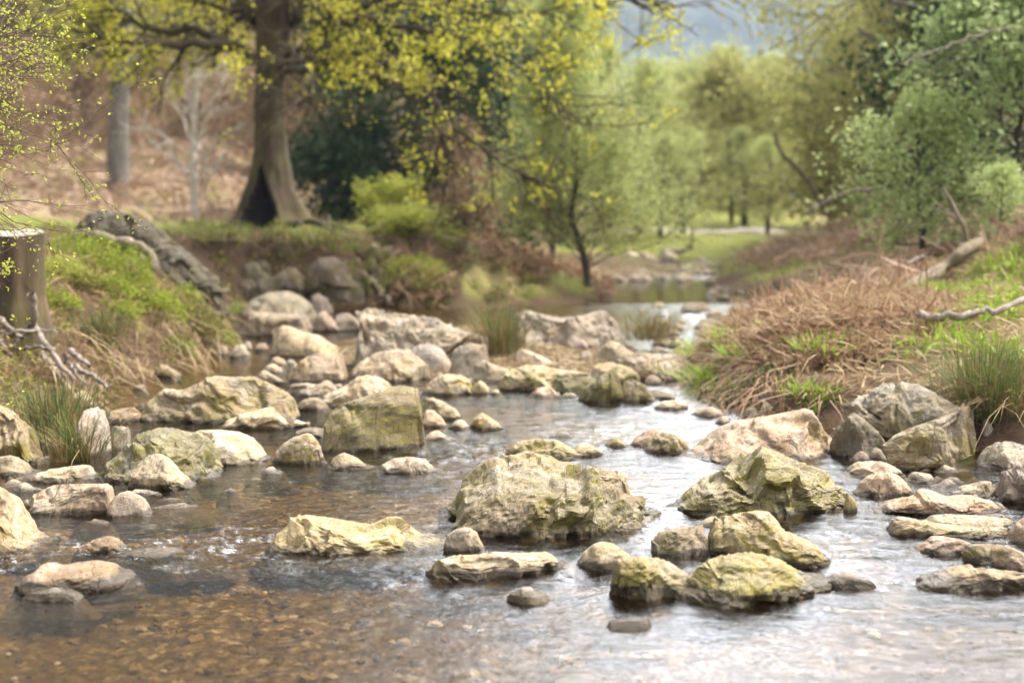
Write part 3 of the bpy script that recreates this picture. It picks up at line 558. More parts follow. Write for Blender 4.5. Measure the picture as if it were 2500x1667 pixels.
rock('rock', 'V', '1152,1045 1180,1015 1230,1007 1280,1010 1320,1032 1345,1058', '1155,1056 1340,1062', 'yellow-green rock showing behind the top of the biggest boulder', gB, tone=(.75, .58, .7))
rock('rock', 'C', '60,185 140,140 200,90 260,95 340,140 378,178', '80,195 370,190', 'pale pink rock right behind the top of the biggest boulder', gB, tone=(.1, .72, .6))
rock('stone', 'V', '1262,1004 1275,994 1300,989 1318,1000', '1265,1009 1315,1007', 'dark flat stone in the riffle behind the biggest boulder', gE, tone=(0, .3, .3))
# --- right side (crops D and E)
rock('boulder', 'D', '690,330 760,270 820,250 900,200 1000,145 1170,125 1330,145 1450,200 1550,260 1650,320 1800,390 1880,520', '1100,800 1800,800', 'grey craggy boulder propped up with a dark gap beneath its left side', gD, dep=.55, under='690,345 800,480 950,620 1050,700 1300,820 1880,820', tone=(.3, .52, .25), rough=1.8, z0=.0, p=3, lean=.35)
rock('boulder', 'D', '1008,725 1100,640 1250,570 1450,500 1650,430 1800,385 1900,362 1945,400 1955,500 1940,640', '1050,990 1850,990', 'tilted olive-grey slab leaning against the craggy boulder', gD, dep=.3, under='1008,745 1060,860 1150,960 1200,1002 1400,965 1700,935 1940,800', tone=(.62, .46, .4), p=3.2, lean=.15, rough=.8, kc=.5)
rock('rock', 'D', '490,700 560,560 640,480 720,412 820,480 1000,640 1080,840', '520,860 1060,870', 'dark shaded rock wedged under the craggy boulder', gD, tone=(.4, .22, .5))  # low tone puts the shade under the craggy boulder into its colour
rock('rock', 'D', '612,1020 650,960 740,890 850,883 960,880 1060,910 1150,960 1210,1010', '620,1030 800,1080 1200,1060', 'pale rounded rock at the foot of the tilted slab', gD, tone=(.0, .78, .45))
rock('rock', 'D', '712,1225 740,1120 850,1020 1000,990 1120,1000 1200,1060 1260,1140 1305,1200', '720,1235 1000,1255 1290,1215', 'pinkish cracked rock in front of the pale rounded rock', gD, tone=(.1, .72, .55), facets=6)
rock('stone', 'D', '678,872 730,810 800,788 860,800 880,880', '685,892 870,890', 'small grey stone under the dark gap of the craggy boulder', gD, tone=(.0, .45, .3))
rock('stone', 'D', '842,875 880,790 930,745 990,780 1045,878', '850,887 1040,886', 'small pointed olive stone left of the tilted slab', gD, tone=(.5, .42, .5))
rock('rock', 'D', '1462,995 1510,910 1580,895 1680,930 1795,985', '1475,1010 1780,1005', 'white speckled stone in front of the tilted slab', gD, tone=(.0, .78, .4))
rock('rock', 'D', '1195,1080 1220,1010 1300,985 1440,1000 1490,1040 1550,1088', '1205,1112 1540,1108', 'grey low rock right of the pale rounded rock', gD, tone=(.0, .6, .25))
rock('stone', 'D', '1468,1132 1540,1090 1620,1045 1690,1060 1715,1115', '1475,1145 1710,1138', 'small grey stone right of the grey low rock', gD, tone=(0, .5, .2))
rock('boulder', 'D', '865,1375 960,1290 1060,1250 1200,1225 1290,1210 1310,1170 1360,1140 1450,1160 1620,1220 1790,1195 1950,1240 2060,1270 2130,1340 2170,1410', '875,1390 1060,1425 1360,1465 2150,1440', 'broad yellowish two-humped boulder behind the layered slab', gD, dep=.5, tone=(.35, .70, .8), lean=.4)
rock('slab', 'E', '1028,200 1035,130 1070,80 1150,35 1300,60 1370,80 1500,100 1800,130 2100,140 2200,150 2210,210', '1040,228 1300,240 1900,272 2080,282 2200,235', 'lower layer of the flat layered slab at the right', gD, dep=.3, tone=(.45, .60, .75), p=4, facets=2)
rock('slab', 'E', '1360,118 1400,70 1460,30 1600,15 1900,28 2200,58 2265,85 2262,105', '1370,180 2250,180', 'thin pinkish upper layer overhanging a dark crevice in the layered slab', gD, dep=.3, under='1360,125 1500,132 1700,150 2050,155 2262,108', tone=(.15, .68, .6), p=4, z0=0, facets=2, rough=.6, kc=.5)
rock('boulder', 'D', '2040,1190 2080,1090 2110,1000 2170,980 2230,950 2352,890 2450,880 2560,930 2640,1150', '2060,1272 2130,1292 2352,1312 2600,1312', 'dark grey jagged rock cut off by the right edge', gD, tone=(.1, .36, .2), rough=2.0)
rock('rock', 'D', '1660,1185 1740,1120 1850,1100 1920,1070 2050,1080 2100,1130 2090,1240', '1680,1198 1900,1232 2070,1255', 'white rock with a black mossy seam left of the dark jagged rock', gD, tone=(.25, .82, .35), rough=1.6)
rock('boulder', 'D', '1885,935 1920,820 2000,740 2090,700 2200,690 2352,730 2450,760 2560,900', '1890,962 2500,962', 'pale grey broken boulder behind the small right pool', gD, tone=(.05, .72, .2), rough=1.5)
rock('rock', 'D', '1990,955 2080,800 2180,755 2300,780 2400,800 2500,950', '2000,975 2480,975', 'pale grey smooth rock in front of the broken boulder at the right', gD, tone=(.0, .76, .25))
rock('rock', 'D', '2075,540 2150,460 2230,430 2352,415 2480,430 2560,580', '2080,620 2540,620', 'yellow-green topped rock under the right bank grasses', gD, tone=(.85, .5, .6))
rock('stone', 'D', '2055,600 2090,535 2150,550 2210,630', '2060,655 2200,655', 'brown rounded cobble below the yellow-green topped rock', gD, tone=(.1, .38, .5), p=2.1, rough=.4)
rock('stone', 'D', '2198,645 2230,600 2290,600 2325,655', '2205,667 2320,667', 'pinkish cobble right of the brown rounded cobble', gD, tone=(0, .45, .5), p=2.1, rough=.4)
rock('stone', 'D', '2245,685 2290,625 2352,625 2425,690', '2250,708 2420,708', 'larger pinkish-grey cobble at the right edge', gD, tone=(0, .48, .45), p=2.1, rough=.4)
rock('rock', 'D', '1925,720 1945,520 1990,480 2050,540 2068,650', '1930,752 2065,752', 'grey lichened rock showing behind the tilted slab', gD, tone=(.1, .58, .25))
rock('rock', 'E', '1230,378 1300,320 1400,285 1440,235 1520,220 1650,240 1780,270 1860,310 1890,410', '1240,402 1500,412 1700,432 1880,450', 'low pale humped rock in front of the layered slab', gD, dep=.4, tone=(.15, .62, .6), p=2.3)
rock('rock', 'E', '1762,480 1770,370 1820,315 1900,300 2050,300 2085,340 2090,470', '1772,497 1900,492 2080,490', 'rock with a blackish mossy left face beside the low humped rock', gD, tone=(.9, .35, .5))
rock('rock', 'E', '1885,500 1950,410 2040,330 2140,290 2230,330 2352,390 2480,420 2560,540', '1900,515 2150,562 2500,572', 'rounded brown-topped rock near the right edge', gD, tone=(.45, .50, .7), p=2.3)
rock('boulder', 'E', '1395,690 1470,610 1560,550 1700,505 1850,500 1950,535 2100,545 2300,570 2500,600 2640,690', '1410,694 1800,704 2352,722 2620,722', 'low pink and grey blotched rock at the right water edge', gD, dep=.35, tone=(.1, .66, .55), rough=1.3)
rock('rock', 'E', '2135,280 2180,200 2250,120 2352,40 2480,20 2620,250', '2150,296 2230,306 2600,350', 'tall yellowish rock cut off by the right edge above the rounded rock', gD, tone=(.45, .62, .8))
# --- middle bar (crop H)
rock('boulder', 'H', '88,1080 90,960 110,820 125,740 170,695 250,700 350,725 500,745 650,760 750,810 850,850 950,880 1010,900 1030,1000', '100,1110 600,1130 1010,1110', 'big layered grey boulder with a pale sloping top on the middle bar', gC, dep=.42, tone=(.05, .50, .35), rough=2.2, p=3.4)
rock('rock', 'H', '85,1130 150,1060 250,1000 380,975 480,985 560,1040 620,1100 625,1160', '100,1175 430,1212 610,1200', 'tan rumpled rock in front of the big layered boulder', gC, tone=(.25, .60, .6), rough=1.6)
rock('rock', 'H', '470,1080 500,985 545,945 640,935 700,970 750,1040 790,1110 792,1140', '500,1140 790,1148', 'smooth grey egg-shaped boulder leaning by the big layered boulder', gC, tone=(.0, .50, .2), p=2.1, rough=.25, facets=1)
rock('rock', 'H', '755,1050 800,960 900,935 1000,950 1030,1120', '790,1170 1020,1190', 'pale rock left of the central rush tuft', gC, tone=(.2, .6, .4))
rock('rock', 'H', '895,1170 930,1075 980,1045 1080,1090 1170,1110 1195,1190', '900,1202 1190,1204', 'pinkish grey rock below the central rush tuft', gC, tone=(.15, .56, .4))
rock('slab', 'H', '1185,1100 1195,990 1250,970 1350,1010 1450,1060 1565,1104', '1190,1112 1560,1112', 'sloping whitish slab right of the central rush tuft', gC, tone=(.1, .75, .35))
rock('boulder', 'H', '1070,1220 1150,1120 1280,1080 1400,1090 1500,1110 1600,1120 1700,1140 1724,1220', '1080,1262 1700,1262', 'broad low cream boulder in front of the sloping whitish slab', gC, dep=.4, tone=(.45, .68, .55), rough=1.3)
rock('boulder', 'H', '1130,820 1180,750 1270,708 1380,740 1500,760 1640,750 1740,720 1800,710 1860,770 1920,830 1940,970', '1140,1010 1920,1020', 'big grey two-peaked boulder at the back of the middle bar', gC, dep=.4, tone=(.05, .47, .3), rough=1.6)
rock('rock', 'H', '1512,1005 1530,920 1600,890 1680,920 1704,1005', '1518,1032 1700,1032', 'lumpy grey rock in front of the two-peaked boulder', gC, tone=(.1, .5, .35))
rock('rock', 'H', '1610,1060 1640,990 1700,985 1734,1060', '1618,1072 1730,1072', 'small grey block in front of the lumpy grey rock', gC, tone=(.1, .45, .3))
rock('rock', 'H', '1722,1060 1760,980 1840,915 1900,930 1960,980 2010,1010 2026,1064', '1730,1078 2020,1076', 'leaning pale rock at the right end of the two-peaked boulder', gC, tone=(.35, .58, .45))
rock('boulder', 'H', '1850,1110 1900,1020 2000,1000 2200,1005 2352,1010 2420,1040 2430,1150', '1860,1190 2420,1190', 'long flat grey-yellow boulder at the right end of the middle bar', gC, dep=.35, tone=(.45, .54, .45), p=3.4)
rock('rock', 'H', '1684,1160 1740,1080 1840,1060 1950,1090 2044,1150', '1690,1212 2040,1210', 'yellowish rock behind the mossy pyramid rock', gC, tone=(.6, .6, .7))
rock('slab', 'H', '1438,1250 1450,1180 1550,1165 1700,1160 1764,1190 1770,1260', '1442,1277 1760,1277', 'dark green mossy slab left of the pyramid rock', gC, tone=(1.0, .26, .4))
rock('rock', 'H', '1622,1310 1680,1220 1750,1180 1820,1120 1880,1105 1905,1160 1925,1310', '1640,1336 1890,1346', 'dark mossy pyramid rock at the edge of the pool', gC, tone=(.95, .30, .6), rough=1.4)
rock('rock', 'H', '1885,1325 1930,1190 2010,1185 2080,1220 2138,1300', '1890,1334 2130,1334', 'brown mossy rock right of the pyramid rock', gC, tone=(.8, .3, .6))
rock('stone', 'H', '2075,1312 2120,1250 2200,1262 2270,1278 2282,1308', '2080,1318 2278,1318', 'dark log-like stone right of the brown mossy rock', gC, tone=(.3, .22, .6))
rock('stone', 'H', '1285,1295 1340,1240 1420,1225 1494,1275', '1290,1308 1490,1306', 'low white stone at the pool edge left of the mossy slab', gC, tone=(.1, .82, .5))
rock('stone', 'H', '2125,1375 2180,1330 2270,1315 2364,1355', '2130,1392 2360,1390', 'low pale stone in the channel right of the mossy pyramid rock', gE, tone=(.2, .76, .6))
rock('stone', 'H', '1500,1290 1540,1268 1600,1272 1625,1295', '1505,1306 1620,1306', 'small brown stone between the white stone and the pyramid rock', gC, tone=(.1, .42, .5))
# --- left channel and cove (crop G)
rock('boulder', 'G', '1630,720 1700,640 1820,590 1950,580 2040,620 2110,680 2150,770', '1640,790 2140,790', 'rounded grey boulder under the tree bank', gA, tone=(.1, .36, .4), p=2.2, rough=.6)
rock('boulder', 'G', '1580,860 1590,745 1680,722 1850,730 2050,735 2105,790 2112,860', '1595,892 1900,895 2100,892', 'long flat-topped grey boulder with a dark hollow below in the cove', gA, dep=.35, tone=(.25, .40, .45), p=3.5)
rock('rock', 'G', '2095,840 2130,750 2190,710 2240,760 2288,838', '2100,860 2280,860', 'grey-brown rock right of the long flat-topped boulder', gA, tone=(.1, .42, .45))
rock('rock', 'G', '2225,830 2280,740 2352,730 2420,780 2446,835', '2230,855 2440,855', 'grey rounded rock left of the big layered boulder', gA, tone=(.1, .46, .4))
rock('rock', 'G', '2075,720 2100,620 2150,600 2220,640 2250,720', '2080,745 2245,745', 'small grey rock behind the flat-topped boulder at the tree bank', gA, tone=(.1, .36, .4))
rock('boulder', 'G', '1836,960 1850,880 1900,815 1960,820 2050,860 2160,880 2230,930 2300,970 2316,1045', '1845,992 2010,1042 2310,1062', 'tilted whitish yellow boulder left of the big layered boulder', gC, dep=.5, tone=(.3, .66, .65), rough=.6, p=3, lean=.4)
rock('boulder', 'G', '1945,1190 1980,1100 2060,1030 2150,1000 2330,1020 2350,1100 2340,1185', '1950,1204 2330,1204', 'pale boulder with a dark lower face below the tilted whitish boulder', gC, tone=(.5, .55, .55))
rock('stone', 'G', '1725,1165 1780,1110 1850,1150 1945,1205', '1735,1205 1940,1212', 'thin upright sliver of stone behind the long humped boulder', gC, tone=(.2, .52, .5))
rock('stone', 'G', '1472,1000 1490,955 1530,950 1545,1005', '1475,1014 1540,1014', 'pinkish pebble at the grassy left bank foot', gA, tone=(0, .55, .5), rough=.4)
rock('stone', 'G', '1552,1015 1590,950 1650,940 1685,1010', '1556,1032 1682,1032', 'round whitish cobble beside the pinkish pebble', gA, tone=(0, .68, .4), p=2.1, rough=.4)
rock('stone', 'G', '1636,968 1655,925 1690,922 1704,972', '1640,982 1700,982', 'small white cobble behind the round whitish cobble', gA, tone=(0, .64, .4), p=2.1, rough=.4)
rock('stone', 'G', '1727,972 1745,938 1790,932 1815,975', '1730,987 1812,987', 'lone whitish cobble in the shade of the flat-topped boulder', gA, tone=(0, .62, .4), p=2.1, rough=.4)
rock('rock', 'G', '1040,1150 1060,1072 1120,1080 1226,1148', '1048,1168 1220,1166', 'yellow-green pointed slab at the foot of the grassy left bank', gA, tone=(.7, .48, .6))
rock('stone', 'G', '908,1240 930,1218 970,1214 995,1240', '912,1248 992,1248', 'lone pale stone in the left channel', gA, tone=(0, .6, .4), rough=.4)
# --- by the bracken (crop I)
rock('rock', 'I', '515,1430 540,1335 600,1302 720,1312 850,1312 905,1380 912,1440', '525,1452 905,1450', 'pale rough rock below the dead bracken', gD, tone=(.15, .62, .4), rough=1.4)
rock('stone', 'I', '452,1440 480,1375 540,1370 560,1440', '456,1452 556,1452', 'small grey stone left of the pale rough rock', gD, tone=(.0, .5, .3))
rock('stone', 'I', '82,1425 150,1380 230,1360 300,1390 335,1425', '88,1434 330,1434', 'low rounded pale stone in the channel by the bracken bank', gE, tone=(.1, .62, .45), p=2.1, rough=.5)
rock('stone', 'I', '262,1475 290,1430 340,1428 374,1480', '266,1486 370,1486', 'small yellowish stone at the left corner of the broad triangular slab', gE, tone=(.4, .58, .8), rough=.5)
rock('stone', 'I', '345,790 375,755 430,748 475,785', '350,798 470,798', 'dark round stone in the far riffle', 'stones in the far riffle', tone=(.6, .18, .4))
# far riffle and shingle: scattered stones, all alike from here
_r = np.random.RandomState(3)
def far_stones(n, box, lab, grp, sz, tone):
    k = 0
    while k < n:
        x, y = _r.uniform(*box[0]), _r.uniform(*box[1]); X, Y = flat(*v(x, y), .03)[:2]
        h = float(height(np.array([X]), np.array([Y]))[0])
        if h > .36: k += .2; continue
        wd = _r.uniform(*sz) / F * 0 + _r.uniform(*sz); hh = wd * _r.uniform(.28, .5)
        rock('stone', 'V', f'{x-wd/2},{y} {x-wd*.35},{y-hh*.75} {x+_r.uniform(-.1,.1)*wd},{y-hh} {x+wd*.34},{y-hh*.6} {x+wd/2},{y}', f'{x-wd/2},{y+1} {x+wd/2},{y+1}', lab, grp, tone=(_r.uniform(0, .4), _r.uniform(*tone), _r.uniform(.2, .6)), dep=.7, seed=int(_r.randint(9999)))
        k += 1
far_stones(70, ((1280, 1640), (596, 648)), 'pale stone on the far shingle bar', 'pale stones of the far shingle bar', (18, 52), (.62, .95))
far_stones(34, ((1470, 1720), (705, 800)), 'pale stone breaking the water of the far riffle', 'stones in the far riffle', (22, 62), (.42, .72))
far_stones(14, ((1620, 1740), (640, 690)), 'grey stone along the foot of the far right bank', 'stones along the far right bank', (16, 34), (.3, .5))
far_stones(48, ((560, 1600), (800, 908)), 'small pale cobble of the middle bar', 'small cobbles of the middle bar', (16, 50), (.45, .75))
far_stones(14, ((60, 330), (905, 1120)), 'small pale cobble between the rocks by the left bank', 'small cobbles by the left bank', (16, 40), (.45, .7))
far_stones(16, ((1900, 2340), (1040, 1180)), 'small pale cobble between the rocks at the foot of the right bank', 'small cobbles at the foot of the right bank', (16, 42), (.45, .75))
# ---------------------------------------------------------------- plants: builders
def tubes(paths, k=6):
    """one mesh (V, faces) out of many (points, radii) paths"""
    Vs, Fs, off = [], [], 0; by = {}
    for p, r in paths: by.setdefault(len(p), []).append((p, r))
    for n, L in by.items():
        P = np.array([a for a, _ in L], float); Rr = np.array([b for _, b in L], float); B = len(L)
        T = np.gradient(P, axis=1); T /= np.linalg.norm(T, axis=-1, keepdims=True) + 1e-9
        ref = np.where(np.abs(T[:, :1, 2:3]) > .8, np.array([1., 0, 0]), np.array([0, 0, 1.]))
        A = np.cross(T, ref); A /= np.linalg.norm(A, axis=-1, keepdims=True) + 1e-9; C = np.cross(T, A)
        th = np.linspace(0, 2 * np.pi, k, endpoint=False)
        V = P[:, :, None] + Rr[:, :, None, None] * (A[:, :, None] * np.cos(th)[:, None] + C[:, :, None] * np.sin(th)[:, None])
        f = grid_faces(n, k, True)
        Fs.append((f[None] + (np.arange(B) * n * k)[:, None, None] + off).reshape(-1, 4)); Vs.append(V.reshape(-1, 3)); off += B * n * k
    return np.concatenate(Vs), np.concatenate(Fs)
def unit(a): return a / (np.linalg.norm(a, axis=-1, keepdims=True) + 1e-9)
def spline(P, n):
    P = np.asarray(P, float); t = np.linspace(0, len(P) - 1, n); i = np.clip(t.astype(int), 0, len(P) - 2); f = (t - i)[:, None]
    Q = np.vstack([2 * P[0] - P[1], P, 2 * P[-1] - P[-2]]); a, b, c, d = Q[i], Q[i + 1], Q[i + 2], Q[i + 3]
    return .5 * (2 * b + (c - a) * f + (2 * a - 5 * b + 4 * c - d) * f ** 2 + (3 * b - a - 3 * c + d) * f ** 3)
def grow(rs, p, d, L, r, lv, mx, out, tips, nch=(5, 5, 4), wander=.25, trop=.05, ang=(.5, 1.0), ratio=.58, start=.25, taper=.35):
    n = 7 if lv < 2 else 5
    P = [np.array(p, float)]; d = unit(np.array(d, float)); ds = [d]
    for k in range(n - 1):
        d = unit(d + rs.normal(size=3) * wander + np.array([0, 0, trop])); P.append(P[-1] + d * L / (n - 1)); ds.append(d)
    P = np.array(P); out.append((P, np.linspace(r, r * taper, n)))
    if lv >= mx:
        for k in range(1, n): tips.append(P[k])
        return
    for c in range(nch[min(lv, len(nch) - 1)]):
        t = rs.uniform(start, 1) * (n - 1); k = min(int(t), n - 2); q = P[k] + (P[k + 1] - P[k]) * (t - k)
        ax = unit(np.cross(ds[k], rs.normal(size=3))); a = rs.uniform(*ang)
        grow(rs, q, ds[k] * math.cos(a) + ax * math.sin(a), L * ratio * rs.uniform(.7, 1.15), max(r * .5 * (1 - .3 * t / n), .0015), lv + 1, mx, out, tips, nch, wander, trop, ang, ratio, start, taper)
    tips.append(P[-1])
def leaves(C, size, rs, aspect=.6, up=.3, var=.35, fold=False):
    n = len(C); a = unit(rs.normal(size=(n, 3))); nn = unit(rs.normal(size=(n, 3)) + np.array([0, 0, up])); b = unit(np.cross(a, nn)); a = np.cross(nn, b)
    s = (size * (1 + var * rs.uniform(-1, 1, n)))[:, None] * .5
    if fold:                           # pointed leaf, folded along its midrib
        V = np.stack([C - a * s, C - a * s * .2 + b * s * aspect + nn * s * .15, C + a * s * .45 + b * s * aspect * .7 + nn * s * .12, C + a * s,
                      C + a * s * .45 - b * s * aspect * .7 + nn * s * .12, C - a * s * .2 - b * s * aspect + nn * s * .15], 1).reshape(-1, 3)
        i = np.arange(n)[:, None] * 6; return V, np.concatenate([i + np.array([0, 1, 2, 3]), i + np.array([0, 3, 4, 5])])
    V = np.stack([C - a * s, C + b * s * aspect, C + a * s, C - b * s * aspect], 1).reshape(-1, 3)
    return V, np.arange(4 * n).reshape(-1, 4)
def clump(tips, per, spread, rs):
    T = np.asarray(tips); return np.repeat(T, per, 0) + rs.normal(size=(len(T) * per, 3)) * spread
def blades(B, h, wdt, rs, lean=.5, droop=.6, az=None, up=None):
    """curved tapering strips rooted at the points B"""
    n = len(B); h = np.broadcast_to(h, n)[:, None] * (1 + .35 * rs.uniform(-1, 1, (n, 1))); wdt = np.broadcast_to(wdt, n)[:, None]
    az = rs.uniform(0, 2 * np.pi, n) if az is None else az + rs.normal(size=n) * .5
    o = np.stack([np.cos(az), np.sin(az), 0 * az], -1); sd = np.stack([-np.sin(az), np.cos(az), 0 * az], -1)
    tw = rs.uniform(-1, 1, (n, 1)); sd = unit(sd + tw * o)
    ln = lean * np.abs(rs.normal(size=(n, 1))) ; up = np.array([0, 0, 1.]) if up is None else up
    def q(t): return B + up * (h * t * (1 - droop * .5 * t * t * ln)) + o * (h * t * ln * (.45 + .75 * t))
    p1, p2, p3 = q(.4), q(.75), q(1.0)
    V = np.stack([B - sd * wdt * .4, B + sd * wdt * .4, p1 + sd * wdt * .5, p1 - sd * wdt * .5, p2 + sd * wdt * .38, p2 - sd * wdt * .38, p3], 1).reshape(-1, 3)
    i = np.arange(n)[:, None] * 7
    return V, [np.concatenate([i + np.array([0, 1, 2, 3]), i + np.array([3, 2, 4, 5])]), i + np.array([5, 4, 6])]
def sticks(C, L, wdt, rs, flat_=.6):
    """loose curved litter strips lying any way"""
    n = len(C); d = unit(rs.normal(size=(n, 3)) * np.array([1, 1, flat_])); s = unit(np.cross(d, rs.normal(size=(n, 3)))); c = unit(rs.normal(size=(n, 3))) * .22
    L = (L * (1 + .5 * rs.uniform(-1, 1, n)))[:, None]; wdt = np.broadcast_to(wdt, n)[:, None]
    p = [C - d * L * .5 + c * L * .3, C - d * L * .15 - c * L * .1, C + d * L * .2 - c * L * .1, C + d * L * .5 + c * L * .3]
    V = np.stack([p[0] - s * wdt * .5, p[0] + s * wdt * .5, p[1] + s * wdt * .6, p[1] - s * wdt * .6, p[2] + s * wdt * .5, p[2] - s * wdt * .5, p[3] + s * wdt * .15, p[3] - s * wdt * .15], 1).reshape(-1, 3)
    i = np.arange(n)[:, None] * 8
    return V, np.concatenate([i + np.array([0, 1, 2, 3]), i + np.array([3, 2, 4, 5]), i + np.array([5, 4, 6, 7])])
def scatter(n, x, y, cond, rs, lift=0):
    out = []; k = 0
    while k < n:
        X, Y = rs.uniform(*x, 4 * n), rs.uniform(*y, 4 * n); d = poly_sd(X, Y, WATER); ok = cond(X, Y, d); out.append(np.stack([X, Y], -1)[ok]); k += ok.sum()
        if k == 0 or len(out) > 20: break
    Q = np.concatenate(out)[:n]; return np.column_stack([Q, height(Q[:, 0], Q[:, 1]) + lift])
def hit(px, py, lift=.06, y0=6., y1=60.):   # the point of the ground seen at that pixel, raised a little
    dx, dz = ray(px * VS, py * VS); Ys = np.linspace(y0, y1, 700); g = height(dx * Ys, Ys); b = np.nonzero(CH + dz * Ys < g + lift)[0]
    Y = Ys[b[0]] if len(b) else y1; return np.array([dx * Y, Y, CH + dz * Y])
def tree(name, label, cat, base, h, crown_r, leaf, bark, n_prim=16, lsize=.14, per=4, spread=.22, r0=None, first=.25, mx=2, seed=1, lean=(0, 0), rise=(.2, .9), group=None, shape=1.0, nch=(6, 4), limbs=None, trop=.06, aspect=.7, droop=0.):
    rs = np.random.RandomState(seed); base = np.array(base, float); r0 = r0 or h * .022
    root = empty(name, base); tag(root, label, cat, group); out, tips = [], []
    T = np.array([[lean[0] * t * t * h + .03 * h * math.sin(3 * t + seed), lean[1] * t * t * h + .02 * h * math.cos(2.3 * t + seed), h * t - .25 * (t == 0)] for t in np.linspace(0, 1, 9)]); T[:, :2] -= T[0, :2]
    out.append((T, r0 * np.linspace(1.15, .15, 9)))
    for k in range(n_prim):
        t = first + (1 - first) * (k + rs.uniform(0, 1)) / n_prim; i = min(int(t * 8), 7); p = T[i] + (T[i + 1] - T[i]) * (t * 8 - i)
        a = k * 2.4 + rs.uniform(-.4, .4); f = (t - first) / (1 - first); L = crown_r * max(.2, math.sin(math.pi * (.25 + .72 * f)) ** shape) * rs.uniform(.8, 1.15)
        el = rise[0] + (rise[1] - rise[0]) * f - droop
        grow(rs, p, (math.cos(a) * math.cos(el), math.sin(a) * math.cos(el), math.sin(el)), L, r0 * .38 * (1 - .6 * f), 1, mx, out, tips, (0,) + nch, .2, trop, (.4, .95), .55, .3)
    V, Fa = tubes(out, 6); mesh_obj('trunk', V, Fa, bark, root)
    V, Fa = leaves(clump(tips, per, spread, rs), lsize, rs, aspect); mesh_obj('crown', V, Fa, leaf, root, smooth=False)
    return root
def copy_tree(root, loc, rz, sc, label=None, group=None):
    r = root.copy(); col.objects.link(r); r.location = [float(c) for c in loc]; r.rotation_euler = (0, 0, rz); r.scale = sc if isinstance(sc, tuple) else (sc, sc, sc)
    if label: r['label'] = label
    if group: r['group'] = group
    for ch in list(root.children):
        c = ch.copy(); col.objects.link(c); c.parent = r
    return r
def vx(px, Y): return (px * VS - CX) / F * Y
def vpt(px, py, Y): return at(px * VS, py * VS, Y)
def ground_pt(px, Y, dz=0.0): x = vx(px, Y); return np.array([x, Y, gz(x, Y) + dz])

